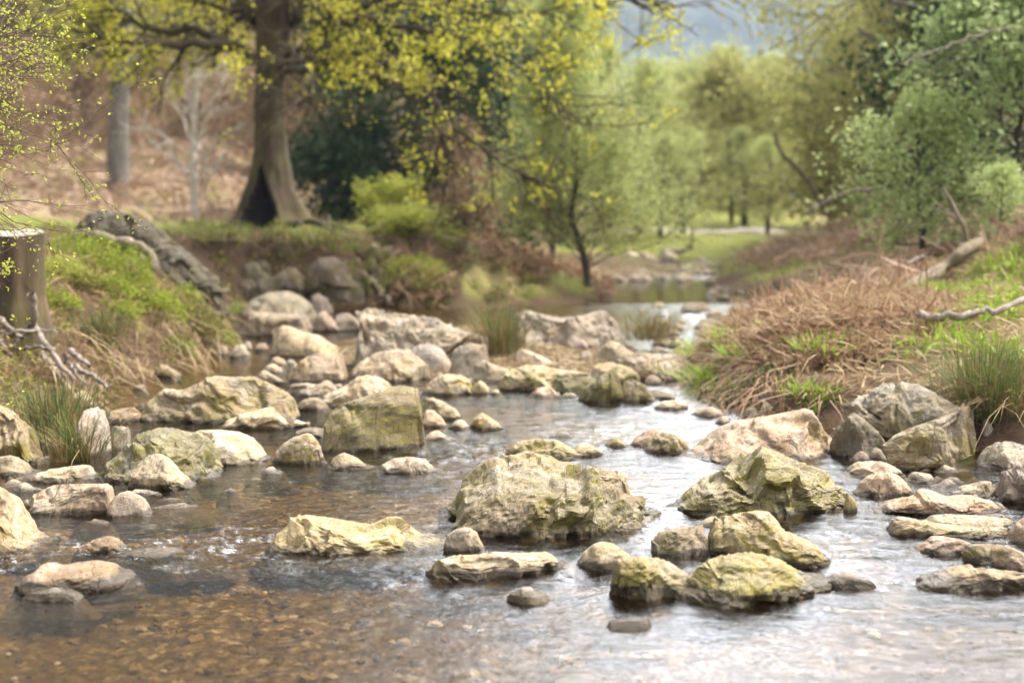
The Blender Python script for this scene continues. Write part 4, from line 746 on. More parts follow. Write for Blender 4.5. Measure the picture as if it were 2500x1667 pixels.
# ---------------------------------------------------------------- the old tree with the hollow base
def old_tree():
    rs = np.random.RandomState(21); Y0 = 19.0
    rows = [(548, 640, 128), (528, 638, 112), (512, 632, 96), (490, 627, 78), (460, 622, 66), (430, 620, 60), (390, 622, 54), (340, 622, 47), (290, 621, 44), (220, 621, 42), (150, 622, 43), (100, 625, 46), (55, 629, 54), (20, 632, 60), (-10, 634, 52)]
    n = 72; th = np.linspace(0, 2 * np.pi, n, endpoint=False); zs = np.array([r[0] for r in rows], float)
    rr = np.linspace(548, -10, 90); cxs = np.interp(-rr, -zs, [r[1] for r in rows]); hw = np.interp(-rr, -zs, [r[2] for r in rows])
    C = np.array([vpt(c, r, Y0) for c, r in zip(cxs, rr)]); C[:, 1] = Y0; rad = hw * VS / F * Y0 * (1 - .22 * np.clip((460 - rr) / 100, 0, 1))
    flare = np.clip((rr - 380) / 150, 0, 1)[:, None]
    but = 1 + flare * .16 * (np.cos(5 * th + .8) + .5 * np.cos(3 * th + 2)) + .035 * np.cos(7 * th + 1 + rr[:, None] * .006) + .02 * np.cos(13 * th)
    Rr = rad[:, None] * but
    X = C[:, :1] + Rr * np.cos(th); Yy = Y0 + Rr * np.sin(th) * .9; Z = np.repeat(C[:, 2:], n, 1)
    P = np.stack([X, Yy, Z], -1); P += (unit(P - C[:, None]) * (.022 * fbm(P * np.array([7, 7, 2.2]), 3)[..., None]))
    # the hollow: a tall triangular opening facing the stream
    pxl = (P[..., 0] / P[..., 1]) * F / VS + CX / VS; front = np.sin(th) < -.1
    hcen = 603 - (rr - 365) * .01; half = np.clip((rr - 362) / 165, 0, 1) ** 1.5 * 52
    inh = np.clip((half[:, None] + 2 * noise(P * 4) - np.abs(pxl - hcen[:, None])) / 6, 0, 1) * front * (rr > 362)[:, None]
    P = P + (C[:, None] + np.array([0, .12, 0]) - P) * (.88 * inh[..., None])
    root = empty('hollow_tree', (C[0, 0], Y0, gz(C[0, 0], Y0))); tag(root, 'old mossy tree with a dark hollow in its base and young yellow leaves', 'tree')
    off = np.array(root.location)
    V = P.reshape(-1, 3) - off; f = grid_faces(90, n, True)
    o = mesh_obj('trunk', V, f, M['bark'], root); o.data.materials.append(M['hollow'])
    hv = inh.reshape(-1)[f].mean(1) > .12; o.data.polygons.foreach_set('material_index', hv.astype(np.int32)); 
    limbs = [([(585, 140, 19), (540, 112, 18.8), (470, 97, 18.4), (400, 104, 18.2), (330, 98, 18), (250, 88, 17.8), (165, 70, 17.6)], .085),
             ([(540, 112, 18.8), (490, 86, 18.6), (430, 66, 18.5), (350, 68, 18.3), (290, 45, 18.2), (225, 5, 18)], .07),
             ([(600, 40, 19), (560, 0, 19.2), (510, -90, 19.5), (400, -220, 19.5)], .17), ([(660, 40, 19), (700, -10, 19), (750, -110, 19.3), (830, -260, 19.5)], .18),
             ([(660, 135, 19), (715, 90, 18.5), (790, 47, 18), (860, 5, 17.5), (980, -60, 17)], .06), ([(660, 140, 19), (740, 130, 18.3), (830, 122, 17.6), (900, 135, 17), (980, 170, 16.5), (1070, 225, 16.2)], .05),
             ([(655, 165, 19), (740, 158, 18.2), (830, 168, 17.5), (930, 215, 17), (1010, 300, 16.8), (1055, 410, 16.8)], .045), ([(860, 5, 17.5), (1000, 15, 17), (1150, 35, 16.5), (1300, 20, 16), (1450, 0, 16), (1540, 10, 16)], .018),
             ([(790, 47, 18), (940, 60, 17.5), (1080, 95, 17), (1190, 160, 16.5), (1270, 230, 16.5), (1310, 320, 16.5)], .04), ([(900, 135, 17), (1000, 240, 16.6), (1090, 330, 16.3), (1180, 390, 16.2), (1250, 420, 16.2)], .035),
             ([(650, 60, 19.2), (800, -40, 21), (1000, -60, 22), (1250, -20, 22.5), (1400, 40, 22.5)], .08), ([(600, 60, 19.3), (450, -40, 21), (300, -30, 22), (150, 20, 22.5)], .07), ([(640, 100, 18.6), (690, 130, 17.4), (720, 190, 16.6), (700, 250, 16.2)], .035),
             ([(620, 0, 19), (640, -160, 19), (600, -330, 19), (620, -560, 19), (600, -820, 19)], .16)]
    limbs += [([(625, -180, 19), (500, -330, 19), (330, -460, 18.5), (120, -520, 18)], .09), ([(625, -260, 19), (760, -430, 19), (930, -560, 18.5), (1120, -600, 18)], .09), ([(610, -380, 19), (450, -560, 19), (280, -700, 18.7)], .08), ([(612, -480, 19), (760, -680, 19), (880, -800, 19)], .07), ([(615, -120, 19), (420, -200, 18.4), (200, -260, 17.8), (0, -280, 17.4)], .09), ([(615, -140, 19), (830, -240, 18.4), (1050, -300, 17.8), (1230, -290, 17.4)], .09)]
    tips = []
    for pts_, r in limbs:
        W = spline([vpt(*q) for q in pts_], 22); W += .02 * rs.normal(size=W.shape); out = [(W, np.linspace(r, r * .3, 22))]
        Lw = np.linalg.norm(np.diff(W, axis=0), axis=1).sum()
        for k in range(int(8 + Lw * 4.5)):
            t = rs.uniform(.18, 1) * 20; i = int(t); d = unit(W[i + 1] - W[i]); ax = unit(np.cross(d, rs.normal(size=3))); a = rs.uniform(.5, 1.2)
            dd = d * math.cos(a) + ax * math.sin(a); dd[2] *= .55; dd[2] -= .04
            grow(rs, W[i], dd, rs.uniform(.5, 1.15), max(r * .3, .012), 1, 2, out, tips, (0, 4), .22, -.015, (.4, .9), .55, .2)
        V, Fa = tubes(out, 7); mesh_obj('limb', V - off, Fa, M['bark'], root)
    T = np.array(tips); T = T[rs.rand(len(T)) < np.where(project(T)[0] < 560 * VS, .62, .42)]
    px, py = project(T); thin = (px > 690 * VS) & (py > 210 * VS) & (rs.rand(len(T)) < .72); trk = (px > 555 * VS) & (px < 700 * VS) & (py > -40) & (rs.rand(len(T)) < np.where(py > 130 * VS, .95, .72)); low = (px < 690 * VS) & (py > 330 * VS); ok = ~thin & ~trk & ~low & ~((px > 1560 * VS) & (py > -50)) & ~((py > 480 * VS) & (px > 0)); T = T[ok]
    V, Fa = leaves(clump(T, 8, .05, rs), .05, rs, .75, .5); mesh_obj('crown', V - off, Fa, M['beech'], root, smooth=False)
    for q in ([(690, 470), (720, 510), (765, 528), (810, 560), (850, 600)], [(560, 500), (525, 520), (480, 527), (440, 535)], [(650, 520), (690, 545), (700, 580), (690, 610)], [(590, 525), (560, 545), (500, 552), (440, 548)], [(720, 515), (790, 520), (840, 570), (885, 640)]):
        W = [];
        for k, (a, b) in enumerate(q):
            yy = 18.6 - .28 * k; p = vpt(a, b, yy); p[2] = max(min(p[2], gz(p[0], yy) + .05), gz(p[0], yy) - .03); W.append(p)
        W = spline(W, 14); V, Fa = tubes([(W, np.linspace(.06, .018, 14))], 7); mesh_obj('root', V - off, Fa, M['bark'], root)
old_tree()
# ---------------------------------------------------------------- the other trees and shrubs
# slender riverside tree with airy pale-green crown
def river_tree():
    rs = np.random.RandomState(5); Y0 = 18.6; root = empty('riverside_tree', ground_pt(1350, Y0)); off = np.array(root.location)
    tag(root, 'slender dark-stemmed tree with an airy pale green crown at the water edge', 'tree')
    W = spline([vpt(1352, 700, Y0), vpt(1349, 640, Y0), vpt(1343, 600, Y0), vpt(1330, 550, Y0), vpt(1312, 490, Y0), vpt(1324, 420, Y0), vpt(1322, 340, Y0), vpt(1312, 250, Y0), vpt(1303, 170, Y0), vpt(1300, 60, Y0), vpt(1304, -20, Y0)], 40)
    V, Fa = tubes([(W, np.linspace(.058, .012, 40))], 9); mesh_obj('trunk', V - off, Fa, M['barkdark'], root)
    out, tips = [], []
    for k in range(64):
        t = .16 + .82 * (k + rs.rand()) / 64; i = int(t * 39); f = (t - .16) / .84; a = rs.uniform(0, 6.28); el = rs.uniform(.45, 1.0)
        L = (1.35 * (1 - f) ** 1.1 + .22) * rs.uniform(.7, 1.1)
        grow(rs, W[i], (math.cos(a) * math.cos(el), math.sin(a) * math.cos(el) * .8, math.sin(el)), L, .011 * (1 - .6 * f), 1, 2, out, tips, (0, 8), .14, .02, (.3, .7), .5, .2)
    for a, L in ((2.9, .9), (.4, .8), (.9, 1.1), (2.4, .8)):
        grow(rs, W[14], (math.cos(a), -.2, .75), L, .013, 1, 2, out, tips, (0, 8), .14, .02, (.3, .7), .5, .2)
    V, Fa = tubes(out, 5); mesh_obj('branches', V - off, Fa, M['barkdark'], root)
    V, Fa = leaves(clump(tips, 14, .13, rs), .05, rs, .6); mesh_obj('crown', V - off, Fa, M['spring'], root, smooth=False)
river_tree()
# trees beyond the bend: prototypes, then copies, each with its own crown and trunk
gF = 'spring trees beyond the bend'; gO = 'olive trees on the right slope'; gL = 'woodland on the left hillside'
t1 = tree('spring_tree', 'pale green tree left behind the slender riverside tree', 'tree', ground_pt(1190, 33), 6.2, 2.3, M['spring'], M['barkdark'], 26, .11, 9, .20, seed=31, first=.06, rise=(.3, 1.1), group=gF)
copy_tree(t1, ground_pt(1470, 34.5), 2.1, (.62, .62, .62), 'pale green tree right behind the slender riverside tree', gF)
copy_tree(t1, ground_pt(1060, 40), 4.0, (1.2, 1.2, 1.3), 'pale green tree showing above the dark conifer', gF)
copy_tree(t1, ground_pt(1270, 47), 1.0, (1.0, 1.0, 1.5), 'taller pale green tree straight behind the slender riverside tree', gF)
copy_tree(t1, ground_pt(1265, 25), .7, (.5, .5, .42), 'low pale green thicket left of the slender riverside tree', gF)
copy_tree(t1, ground_pt(1400, 36), 5.2, (.75, .75, .7), 'pale green tree directly behind the stem of the slender riverside tree', gF)
t2 = tree('spring_tree', 'tall yellow-green tree against the blue hill, left of the valley gap', 'tree', ground_pt(1335, 52), 13, 2.5, M['lime'], M['barkdark'], 30, .15, 9, .26, seed=32, first=.1, rise=(.4, 1.1), group=gF)
copy_tree(t2, ground_pt(1250, 56), 2.0, (1.1, 1.1, 1.05), 'tall yellow-green tree behind the upper leaves of the old tree', gF)
t3 = tree('valley_tree', 'dull green tree with two dark trunks on the meadow in the valley gap', 'tree', ground_pt(1678, 44), 4.3, 2.0, M['olive'], M['barkdark'], 34, .15, 14, .26, r0=.075, seed=33, first=.15, rise=(.0, 1.0), group='trees in the valley gap')
V_, F_ = tubes([(spline([(.35, .1, -.2), (.38, .1, 1.0), (.2, .1, 2.6)], 8), np.linspace(.08, .045, 8))], 7); mesh_obj('trunk', V_, F_, M['barkdark'], t3)
lab = ['round-topped pale tree tallest in the valley gap', 'pale tree left of the round-topped tree in the valley gap', 'pale tree hard against the right slope in the valley gap', 'low grey-green tree at the meadow edge in the valley gap', 'small far tree between the blue hill and the valley gap']
t4 = tree('valley_tree', lab[0], 'tree', ground_pt(1662, 78), 7.3, 2.5, M['spring'], M['barkgrey'], 30, .2, 9, .32, seed=34, first=.05, rise=(.3, 1.1), group='trees in the valley gap', shape=.6)
for k, (px, Y, s) in enumerate([(1545, 84, (1.15, 1.15, .98)), (1765, 72, (1.0, 1.0, .9)), (1600, 58, (.8, .8, .62)), (1500, 95, (1.2, 1.2, 1.06))]):
    copy_tree(t4, ground_pt(px, Y), k * 1.3 + .5, s, lab[k + 1], 'trees in the valley gap')
for k, (px, Y, s) in enumerate([(1540, 62, .62), (1625, 68, .72), (1700, 60, .60), (1745, 56, .62), (1585, 74, .85), (1655, 54, .42), (1570, 66, .62)]):
    copy_tree(t4, ground_pt(px, Y), k * 2.3 + .9, (s * 1.15, s * 1.15, s), 'hazy pale tree among those filling the valley gap', 'trees in the valley gap')
for k, (px, Y, s) in enumerate([(1455, 32.5, .34), (1515, 33.5, .36), (1570, 36, .40), (1385, 32.5, .36), (1710, 40, .42), (1760, 36, .36)]):
    copy_tree(t1, ground_pt(px, Y), k * 1.1, (s * 1.2, s * 1.2, s), 'low pale green thicket along the far edge of the meadow', 'low thickets along the meadow')
# right slope
t5 = tree('olive_tree', 'big olive-green tree leaning over the valley from the right slope', 'tree', ground_pt(2125, 27), 4.9, 2.7, M['olive'], M['barkdark'], 40, .13, 14, .24, seed=41, first=.12, lean=(-.03, 0), rise=(.0, 1.0), group=gO)
copy_tree(t5, ground_pt(2180, 33), 2.2, (1.1, 1.1, 1.1), 'taller olive tree behind the leaning one on the right slope', gO)
copy_tree(t5, ground_pt(2020, 40), 4.4, (1.0, 1.0, 1.05), 'olive tree low on the right slope at the edge of the valley gap', gO)
copy_tree(t5, ground_pt(2390, 26), 1.2, (1.1, 1.1, 1.0), 'olive tree behind the glossy evergreen at the right edge', gO)
copy_tree(t5, ground_pt(1925, 52), 3.0, (1.0, 1.0, .9), 'far olive tree where the right slope meets the valley gap', gO)
t6 = tree('bare_tree', 'leafless grey-brown tree with drooping twigs at upper right', 'tree', ground_pt(2230, 19), 4.0, 2.2, M['olive'], M['barkgrey'], 20, .06, 1, .1, seed=43, first=.3, lean=(-.1, -.05), rise=(-.1, .7), nch=(7, 5), mx=3, trop=-.04)
t7 = tree('evergreen_shrub', 'glossy mid-green evergreen crowding the right edge', 'shrub', ground_pt(2310, 14.2), 2.5, 1.15, M['mid'], M['barkdark'], 44, .062, 12, .11, seed=44, first=.08, rise=(0, .8), nch=(6, 4))
t7b = tree('evergreen_shrub', 'dark evergreen tree behind the glossy evergreen', 'shrub', ground_pt(2235, 17.5), 3.2, 1.3, M['dark'], M['barkdark'], 36, .09, 9, .15, seed=45, first=.1, rise=(0, .8))
t8 = tree('sapling', 'light green sapling on the right slope in front of the dark evergreen', 'shrub', ground_pt(2120, 14), 1.55, .72, M['spring2'], M['barkdark'], 26, .05, 9, .08, seed=46, first=.12, rise=(.2, 1.0), nch=(6, 4))
copy_tree(t8, ground_pt(2290, 12.4), 1.7, .42, 'green bush between the fallen branches at the right edge', 'small bushes on the right slope')
copy_tree(t8, ground_pt(1985, 21), 3.1, .38, 'small green bush low on the right slope above the far bank', 'small bushes on the right slope')
for k, (px, Y, s, l) in enumerate([(2150, 22, .62, 'smaller olive tree in front of the leaning one on the right slope'), (2000, 31, .9, 'olive tree filling the right slope behind the bent brown stem'), (2260, 30, 1.0, 'olive tree high on the right slope at upper right')]):
    copy_tree(t5, ground_pt(px, Y), k * 1.9 + .4, s, l, gO)
# left side and middle distance
t9 = tree('conifer', 'dark blue-green conifer behind the old tree', 'tree', ground_pt(955, 27), 5.4, 2.1, M['dark'], M['barkdark'], 90, .17, 14, .14, seed=51, first=.03, rise=(-.15, .5), shape=.9, nch=(8, 5), aspect=.35, trop=-.02)
t10 = tree('brown_bush', 'leafless red-brown bush right of the dark conifer', 'shrub', ground_pt(1085, 21.5), 1.7, .75, M['brownleaf'], M['twig'], 36, .05, 9, .08, seed=52, first=.03, rise=(.5, 1.2), nch=(7, 5), r0=.02)
t11 = tree('green_bush', 'bright yellow-green bush in front of the dark conifer', 'shrub', ground_pt(905, 20.5), .62, .5, M['lime'], M['barkdark'], 17, .05, 8, .06, seed=53, first=.05, rise=(.2, 1.1), nch=(6, 4), r0=.015)
copy_tree(t11, ground_pt(945, 18.6, -.1), 1.4, (1.2, 1.2, .6), 'low yellow-green bush on the grassy slope below the dark conifer', 'yellow-green bushes by the conifer')
t12 = tree('pale_tree', 'small leafless whitish tree left of the old tree', 'tree', ground_pt(452, 26), 3.1, 1.15, M['tanleaf'], M['barkpale'], 26, .05, 1, .08, seed=54, first=.12, rise=(.75, 1.25), nch=(8, 6), r0=.075, mx=2)
t13 = tree('grey_trunk_tree', 'straight grey-trunked tree left of the small whitish tree', 'tree', ground_pt(276, 29), 8.5, 2.4, M['olive'], M['barkgrey'], 18, .10, 5, .2, seed=55, first=.3, rise=(.2, .9), r0=.215)
t14 = tree('hill_tree', 'bare tan woodland tree on the left hillside', 'tree', ground_pt(120, 58), 9, 3.2, M['tanleaf'], M['barkgrey'], 26, .2, 6, .32, seed=56, first=.15, rise=(.3, 1.1), group=gL)
t15 = tree('hill_tree', 'olive budding woodland tree on the left hillside', 'tree', ground_pt(330, 64), 10, 3.2, M['olive'], M['barkgrey'], 26, .2, 7, .32, seed=57, first=.15, rise=(.3, 1.1), group=gL)
_r = np.random.RandomState(8)
for k in range(44):
    px = _r.uniform(-60, 1120); Y = _r.uniform(44, 92); s = _r.uniform(.75, 1.2)
    copy_tree((t14, t15)[k % 2], ground_pt(px, Y), _r.uniform(0, 6), s, None, gL)

gB = 'brush on the left hillside'
b0 = tree('hill_bush', 'tangled bare brown bush on the left hillside', 'shrub', ground_pt(60, 36), 2.2, 1.5, M['brownleaf'], M['twig'], 26, .11, 6, .2, seed=58, first=.03, rise=(.4, 1.2), r0=.03, group=gB)
b1 = tree('hill_bush', 'tangled tan-leaved bush on the left hillside', 'shrub', ground_pt(380, 40), 2.2, 1.5, M['tanleaf'], M['twig'], 26, .11, 6, .2, seed=59, first=.03, rise=(.4, 1.2), r0=.03, group=gB)
for k in range(40):
    px = _r.uniform(-40, 900); Y = _r.uniform(33, 62); copy_tree((b0, b1)[k % 2], ground_pt(px, Y), _r.uniform(0, 6), _r.uniform(.5, 1.1), None, gB)
# ---------------------------------------------------------------- left bank
def bud_shrub():
    rs = np.random.RandomState(61); root = empty('budding_shrub', (-2.75, 5.7, gz(-2.75, 5.7))); off = np.array(root.location)
    tag(root, 'fine-twigged shrub with tiny yellow-green opening leaves at the left edge', 'shrub')
    T = spline([off - np.array([0, 0, .1]), off + np.array([.06, 0, .6]), (-2.68, 5.65, 1.3), (-2.62, 5.6, 2.0), (-2.6, 5.6, 2.7)], 14)
    V, Fa = tubes([(T, np.linspace(.03, .012, 14))], 8); mesh_obj('trunk', V - off, Fa, M['twig'], root)
    out, tips = [], []
    for k in range(34):
        z = rs.uniform(1.05, 2.25); p = np.array([-2.62 + rs.uniform(-.05, .05), 5.6 + rs.uniform(-.3, .3), z])
        tgt = np.array([-1.76 - .5 * np.clip(1.62 - z, 0, .6) + rs.uniform(-.25, .06), 5.65 + rs.uniform(-.35, .35), z + rs.uniform(-.32, .16)])
        d = tgt - p; grow(rs, p, d, np.linalg.norm(d) * .95, .0042, 1, 3, out, tips, (0, 8, 4), .16, .012, (.35, .85), .40, .2, .4)
    for z, rz in ((.55, .62), (.45, .52), (.78, .66)):
        p = np.array([-2.66, 5.5, z + .25]); d = np.array([-1.93, 5.4, rz]) - p; grow(rs, p, d, np.linalg.norm(d), .003, 1, 2, out, tips, (0, 5), .08, .0, (.4, .8), .25, .55, .5)
    for k in range(9): # grey twigs further back in the bush
        p = np.array([-2.6, 5.9, rs.uniform(1.2, 2.1)]); grow(rs, p, (1, rs.uniform(-.2, .3), rs.uniform(-.3, .3)), .7, .004, 1, 2, out, tips, (0, 8), .15, .0, (.4, .8), .4, .2)
    V, Fa = tubes(out, 5); mesh_obj('twigs', V - off, Fa, M['twig'], root)
    T = np.array(tips); T = T[rs.rand(len(T)) < .55]
    V, Fa = leaves(clump(T, 2, .008, rs), .0145, rs, .55, .5, .45, True); mesh_obj('leaves', V - off, Fa, M['bud'], root, smooth=False)
bud_shrub()
def stump():
    rs = np.random.RandomState(62); Yc = 9.25; c = vpt(46, 640, Yc); root = empty('tree_stump', (c[0], Yc, .45)); off = np.array(root.location)
    tag(root, 'rotting brown tree stump sawn flat above a tangle of bleached roots', 'stump')
    n = 40; th = np.linspace(0, 2 * np.pi, n, endpoint=False); zt = vpt(46, 535, Yc)[2]; z = np.linspace(.30, zt, 24); hw = 56 * VS / F * Yc
    rad = hw * (1 + .35 * np.clip((.62 - z) / .3, 0, 1))[:, None] * (1 + .05 * np.cos(4 * th + 1) + .03 * np.cos(9 * th))
    P = np.stack([c[0] + rad * np.cos(th), Yc + rad * np.sin(th), np.repeat(z[:, None], n, 1) + (z[:, None] > zt - .02) * .022 * np.sin(th)], -1)
    P += .022 * fbm(P * np.array([14, 14, 3.5]), 4)[..., None] * unit(P - np.array([c[0], Yc, 0])) * np.array([1, 1, 0])
    mesh_obj('trunk', P.reshape(-1, 3) - off, grid_faces(24, n, True), M['stump'], root)
    top = P[-1]; inner = top * .5 + top.mean(0) * .5; V = np.vstack([top * 1.0 + np.array([0, 0, .003]), inner + np.array([0, 0, .008]), top.mean(0) + np.array([0, 0, .006])])
    j = np.arange(n); jn = (j + 1) % n
    mesh_obj('cut_top', V - off, [np.stack([j, jn, n + jn, n + j], -1), np.stack([n + j, n + jn, np.full(n, 2 * n)], -1)], M['cut'], root)
    gp = lambda s: pts('G', s) / VS
    for s, r in (('215,600 235,720 245,830 300,920 360,1010 420,1100 500,1175', .026), ('40,1060 90,1110 150,1170 205,1280', .028), ('250,1150 300,1220 340,1310 350,1400', .026), ('-40,865 120,858 250,850 385,860', .012),
                 ('60,975 180,965 300,960 390,985', .012), ('475,985 530,1030 610,1085', .022), ('500,1080 560,1130 650,1170 730,1245', .02), ('350,1110 420,1180 490,1260', .018), ('100,980 130,1080 210,1160 260,1250', .018),
                 ('-20,900 40,980 110,1060', .02), ('-30,740 30,800 90,860 150,900', .022), ('280,1000 350,1090 400,1160', .02), ('430,1000 470,1080 520,1150 600,1230', .014), ('0,1100 60,1200 80,1330', .022), ('200,820 150,900 60,960', .014)):
        q = gp(s); k = len(q); W = spline([vpt(a, b, 8.95 - .25 * i / k + .25 * rs.uniform(-.4, .4)) for i, (a, b) in enumerate(q)], 16) + .006 * rs.normal(size=(16, 3))
        V, Fa = tubes([(W, np.linspace(r, r * .55, 16))], 7); mesh_obj('root', V - off, Fa, M['root'], root)
stump()
def tube_thing(name, label, cat, waypts, r, mat, group=None, n=24, wob=.01, tip=.6, side=()):
    rs = np.random.RandomState(len(label)); W = spline([vpt(*q) if len(q) == 3 else hit(*q, .15) for q in waypts], n); W += wob * rs.normal(size=W.shape)
    c = W.mean(0); root = empty(name, c); tag(root, label, cat, group)
    R_ = np.linspace(r, r * tip, n) * (1 + .12 * rs.normal(size=n)); R_[0] *= .6; R_[-1] *= .3
    V, Fa = tubes([(W, R_)], 9); mesh_obj('stem', V - c, Fa, mat, root)
    for i, d, L in side:
        out = []; grow(rs, W[i], d, L, r * .4, 1, 2, out, [], (0, 2), .12, 0, (.4, .8), .5, .3); V, Fa = tubes(out, 6); mesh_obj('side_branch', V - c, Fa, mat, root)
    return root
tube_thing('twig', 'dark curved twig leaning on the big yellowish boulder at the left edge', 'twig', [(-30, 1196, 5.45), (10, 1212, 5.4), (40, 1235, 5.33), (80, 1262, 5.28), (128, 1284, 5.22)], .011, M['twig'], n=14, wob=.002)
tube_thing('fallen_branch', 'long curved bleached branch lying on the right slope', 'branch', [(2420, 486), (2352, 488), (2290, 497), (2220, 520), (2160, 556), (2090, 604)], .033, M['dead'], side=((12, (-.5, -.2, -.8), .4),))
tube_thing('fallen_log', 'dark fallen trunk running down the right slope below the bleached branch', 'log', [(2420, 420), (2352, 465), (2290, 520), (2230, 565), (2160, 622), (2060, 668)], .065, M['deadbrown'], side=((14, (-.4, -.2, .8), .55), (9, (-.7, 0, .5), .5)))
tube_thing('fallen_log', 'flat bleached log lying behind the bright grass at the right edge', 'log', [(2110, 722), (2160, 726), (2230, 722), (2300, 705), (2400, 676)], .028, M['dead'], wob=.012)
tube_thing('fallen_branch', 'thin leaning dead branch crossing the middle of the right slope', 'branch', [(2240, 380, 15.5), (2180, 430, 15.4), (2110, 470, 15.2), (2040, 520, 15.0), (2020, 560, 14.9)], .028, M['dead'])
tube_thing('fallen_branch', 'thin dead branch at the far end of the right slope', 'branch', [(2010, 435, 20), (1950, 440, 20), (1890, 465, 20), (1850, 492, 20)], .03, M['dead'])
tube_thing('fallen_branch', 'bent brown stem arching out of the right slope towards the valley', 'branch', [(1905, 500, 24), (1870, 440, 24), (1830, 385, 24), (1795, 350, 24), (1775, 300, 24)], .05, M['deadbrown'])
tube_thing('fallen_branch', 'thin bare branch slanting down at upper right above the sapling', 'branch', [(2352, 60, 13), (2290, 68, 13), (2220, 88, 13), (2140, 118, 13), (2060, 150, 13)], .012, M['dead'], side=((10, (-.8, 0, -.3), .5), (14, (-.8, .1, -.5), .5), (6, (-.7, 0, -.5), .7)))
tube_thing('fallen_branch', 'driftwood trunk lying on the far shingle under the valley trees', 'log', [(1520, 572, 31.5), (1560, 577, 31.4), (1585, 565, 31.3), (1592, 520, 31.3)], .07, M['dead'])
tube_thing('fallen_log', 'brown root-like log along the top of the mossy left bank', 'log', [(165, 540, 11.8), (230, 545, 11.7), (300, 560, 11.6), (345, 580, 11.5), (352, 625, 11.4)], .05, M['deadbrown'], wob=.01)
rock('outcrop', 'G', '470,200 590,60 700,35 850,60 960,85 1100,170 1190,260 1300,340 1400,430 1500,510 1560,640', '470,560 1560,700', 'dark lichen-spotted rock outcrop above the mossy left bank', 'bank outcrops', dep=.5, tone=(.6, -.02, .35), rough=2.4, Y=12.3)
for q, l in (('1700,560 1760,500 1880,480 1960,540 1990,620', 'grey stone set in the dark earth bank below the old tree'), ('1880,470 1920,430 2000,425 2040,480 2050,520', 'pale stone set high in the dark earth bank below the old tree'), ('2100,420 2150,360 2260,350 2352,420 2380,520', 'brown mossy block at the right end of the earth bank below the old tree'), ('2200,560 2260,500 2400,520 2460,600', 'dark stone at the right foot of the earth bank below the old tree')):
    a = q.split(); rock('rock', 'G', q, f"{a[0].split(',')[0]},{float(a[0].split(',')[1])+40} {a[-1].split(',')[0]},{float(a[-1].split(',')[1])+40}", l, 'stones in the earth bank', tone=(.4, .2, .45), Y=16.3)

for k_, (W_, l_) in enumerate([([(470, 548, 18.0), (540, 556, 17.8), (600, 562, 17.7), (660, 558, 17.7)], 'pale exposed root along the top of the dark earth bank'), ([(700, 545, 18.0), (740, 580, 17.7), (770, 630, 17.4), (790, 680, 17.2)], 'dark root hanging down the right part of the dark earth bank'), ([(600, 548, 18.0), (590, 590, 17.7), (600, 640, 17.4)], 'short dark root hanging in the middle of the dark earth bank'), ([(820, 600, 17.6), (860, 650, 17.2), (905, 700, 16.8)], 'thin root reaching the stones at the right end of the dark earth bank')]):
    tube_thing('exposed_root', l_, 'root', W_, .035, M['deadbrown'], 'exposed roots of the earth bank', wob=.02)
_q = np.random.RandomState(29)
for k_ in range(22):
    px_, py_ = _q.uniform(560, 900), _q.uniform(575, 690); w_ = _q.uniform(22, 60); h_ = w_ * _q.uniform(.4, .75); Y_ = float(hit(px_, py_, 0., 14., 24.)[1])
    rock('stone', 'V', f'{px_-w_/2},{py_} {px_-w_*.3},{py_-h_*.8} {px_+w_*.1},{py_-h_} {px_+w_*.4},{py_-h_*.5} {px_+w_/2},{py_}', f'{px_-w_/2},{py_+6} {px_+w_/2},{py_+6}', 'dark stone set in the dark earth bank below the old tree', 'dark stones set in the earth bank', tone=(_q.uniform(.2, .9), _q.uniform(.0, .28), .5), Y=Y_ - .12)
# bright moss cushions and heath on the left bank
def cushion(px, py, Y, rx, rz, leaf, label, seed, n=2600, size=.022):
    rx *= .8; n = int(n * .8)
    rs = np.random.RandomState(seed); c = vpt(px, py, Y); c[2] = gz(c[0], Y) - .02; a = rs.uniform(0, 6.28, n); el = np.arcsin(rs.uniform(0, 1, n)); q = rs.uniform(.72, 1.06, n)
    lob = 1 + .22 * noise(np.stack([np.cos(a) * 2, np.sin(a) * 2, el * 2 + seed], -1))
    P = np.stack([rx * np.cos(a) * np.cos(el), rx * .8 * np.sin(a) * np.cos(el), rz * np.sin(el)], -1) * (q * lob)[:, None]
    P += .02 * rs.normal(size=P.shape); o_ = empty('moss_cushion', c); tag(o_, label, 'moss cushion', 'moss cushions on the left bank')
    V, Fa = leaves(P, size, rs, .5, .8); mesh_obj('foliage', V, Fa, leaf, o_, smooth=False)
    out = []
    for k in range(14): grow(rs, (0, 0, 0), (rs.normal(), rs.normal(), 1.2), rz * .8, .005, 2, 2, out, [])
    V, Fa = tubes(out, 4); mesh_obj('stems', V, Fa, M['twig'], o_)
cushion(165, 610, 11.3, .30, .30, M['mossy'], 'bright yellow-green moss cushion beside the stump', 1)
cushion(285, 640, 11.2, .30, .31, M['mossy'], 'brightest green moss cushion on the crest of the left bank', 2, 3200)
cushion(225, 610, 11.5, .26, .34, M['mossy'], 'moss cushion between the two brightest ones on the left bank', 3)
_q = np.random.RandomState(17)
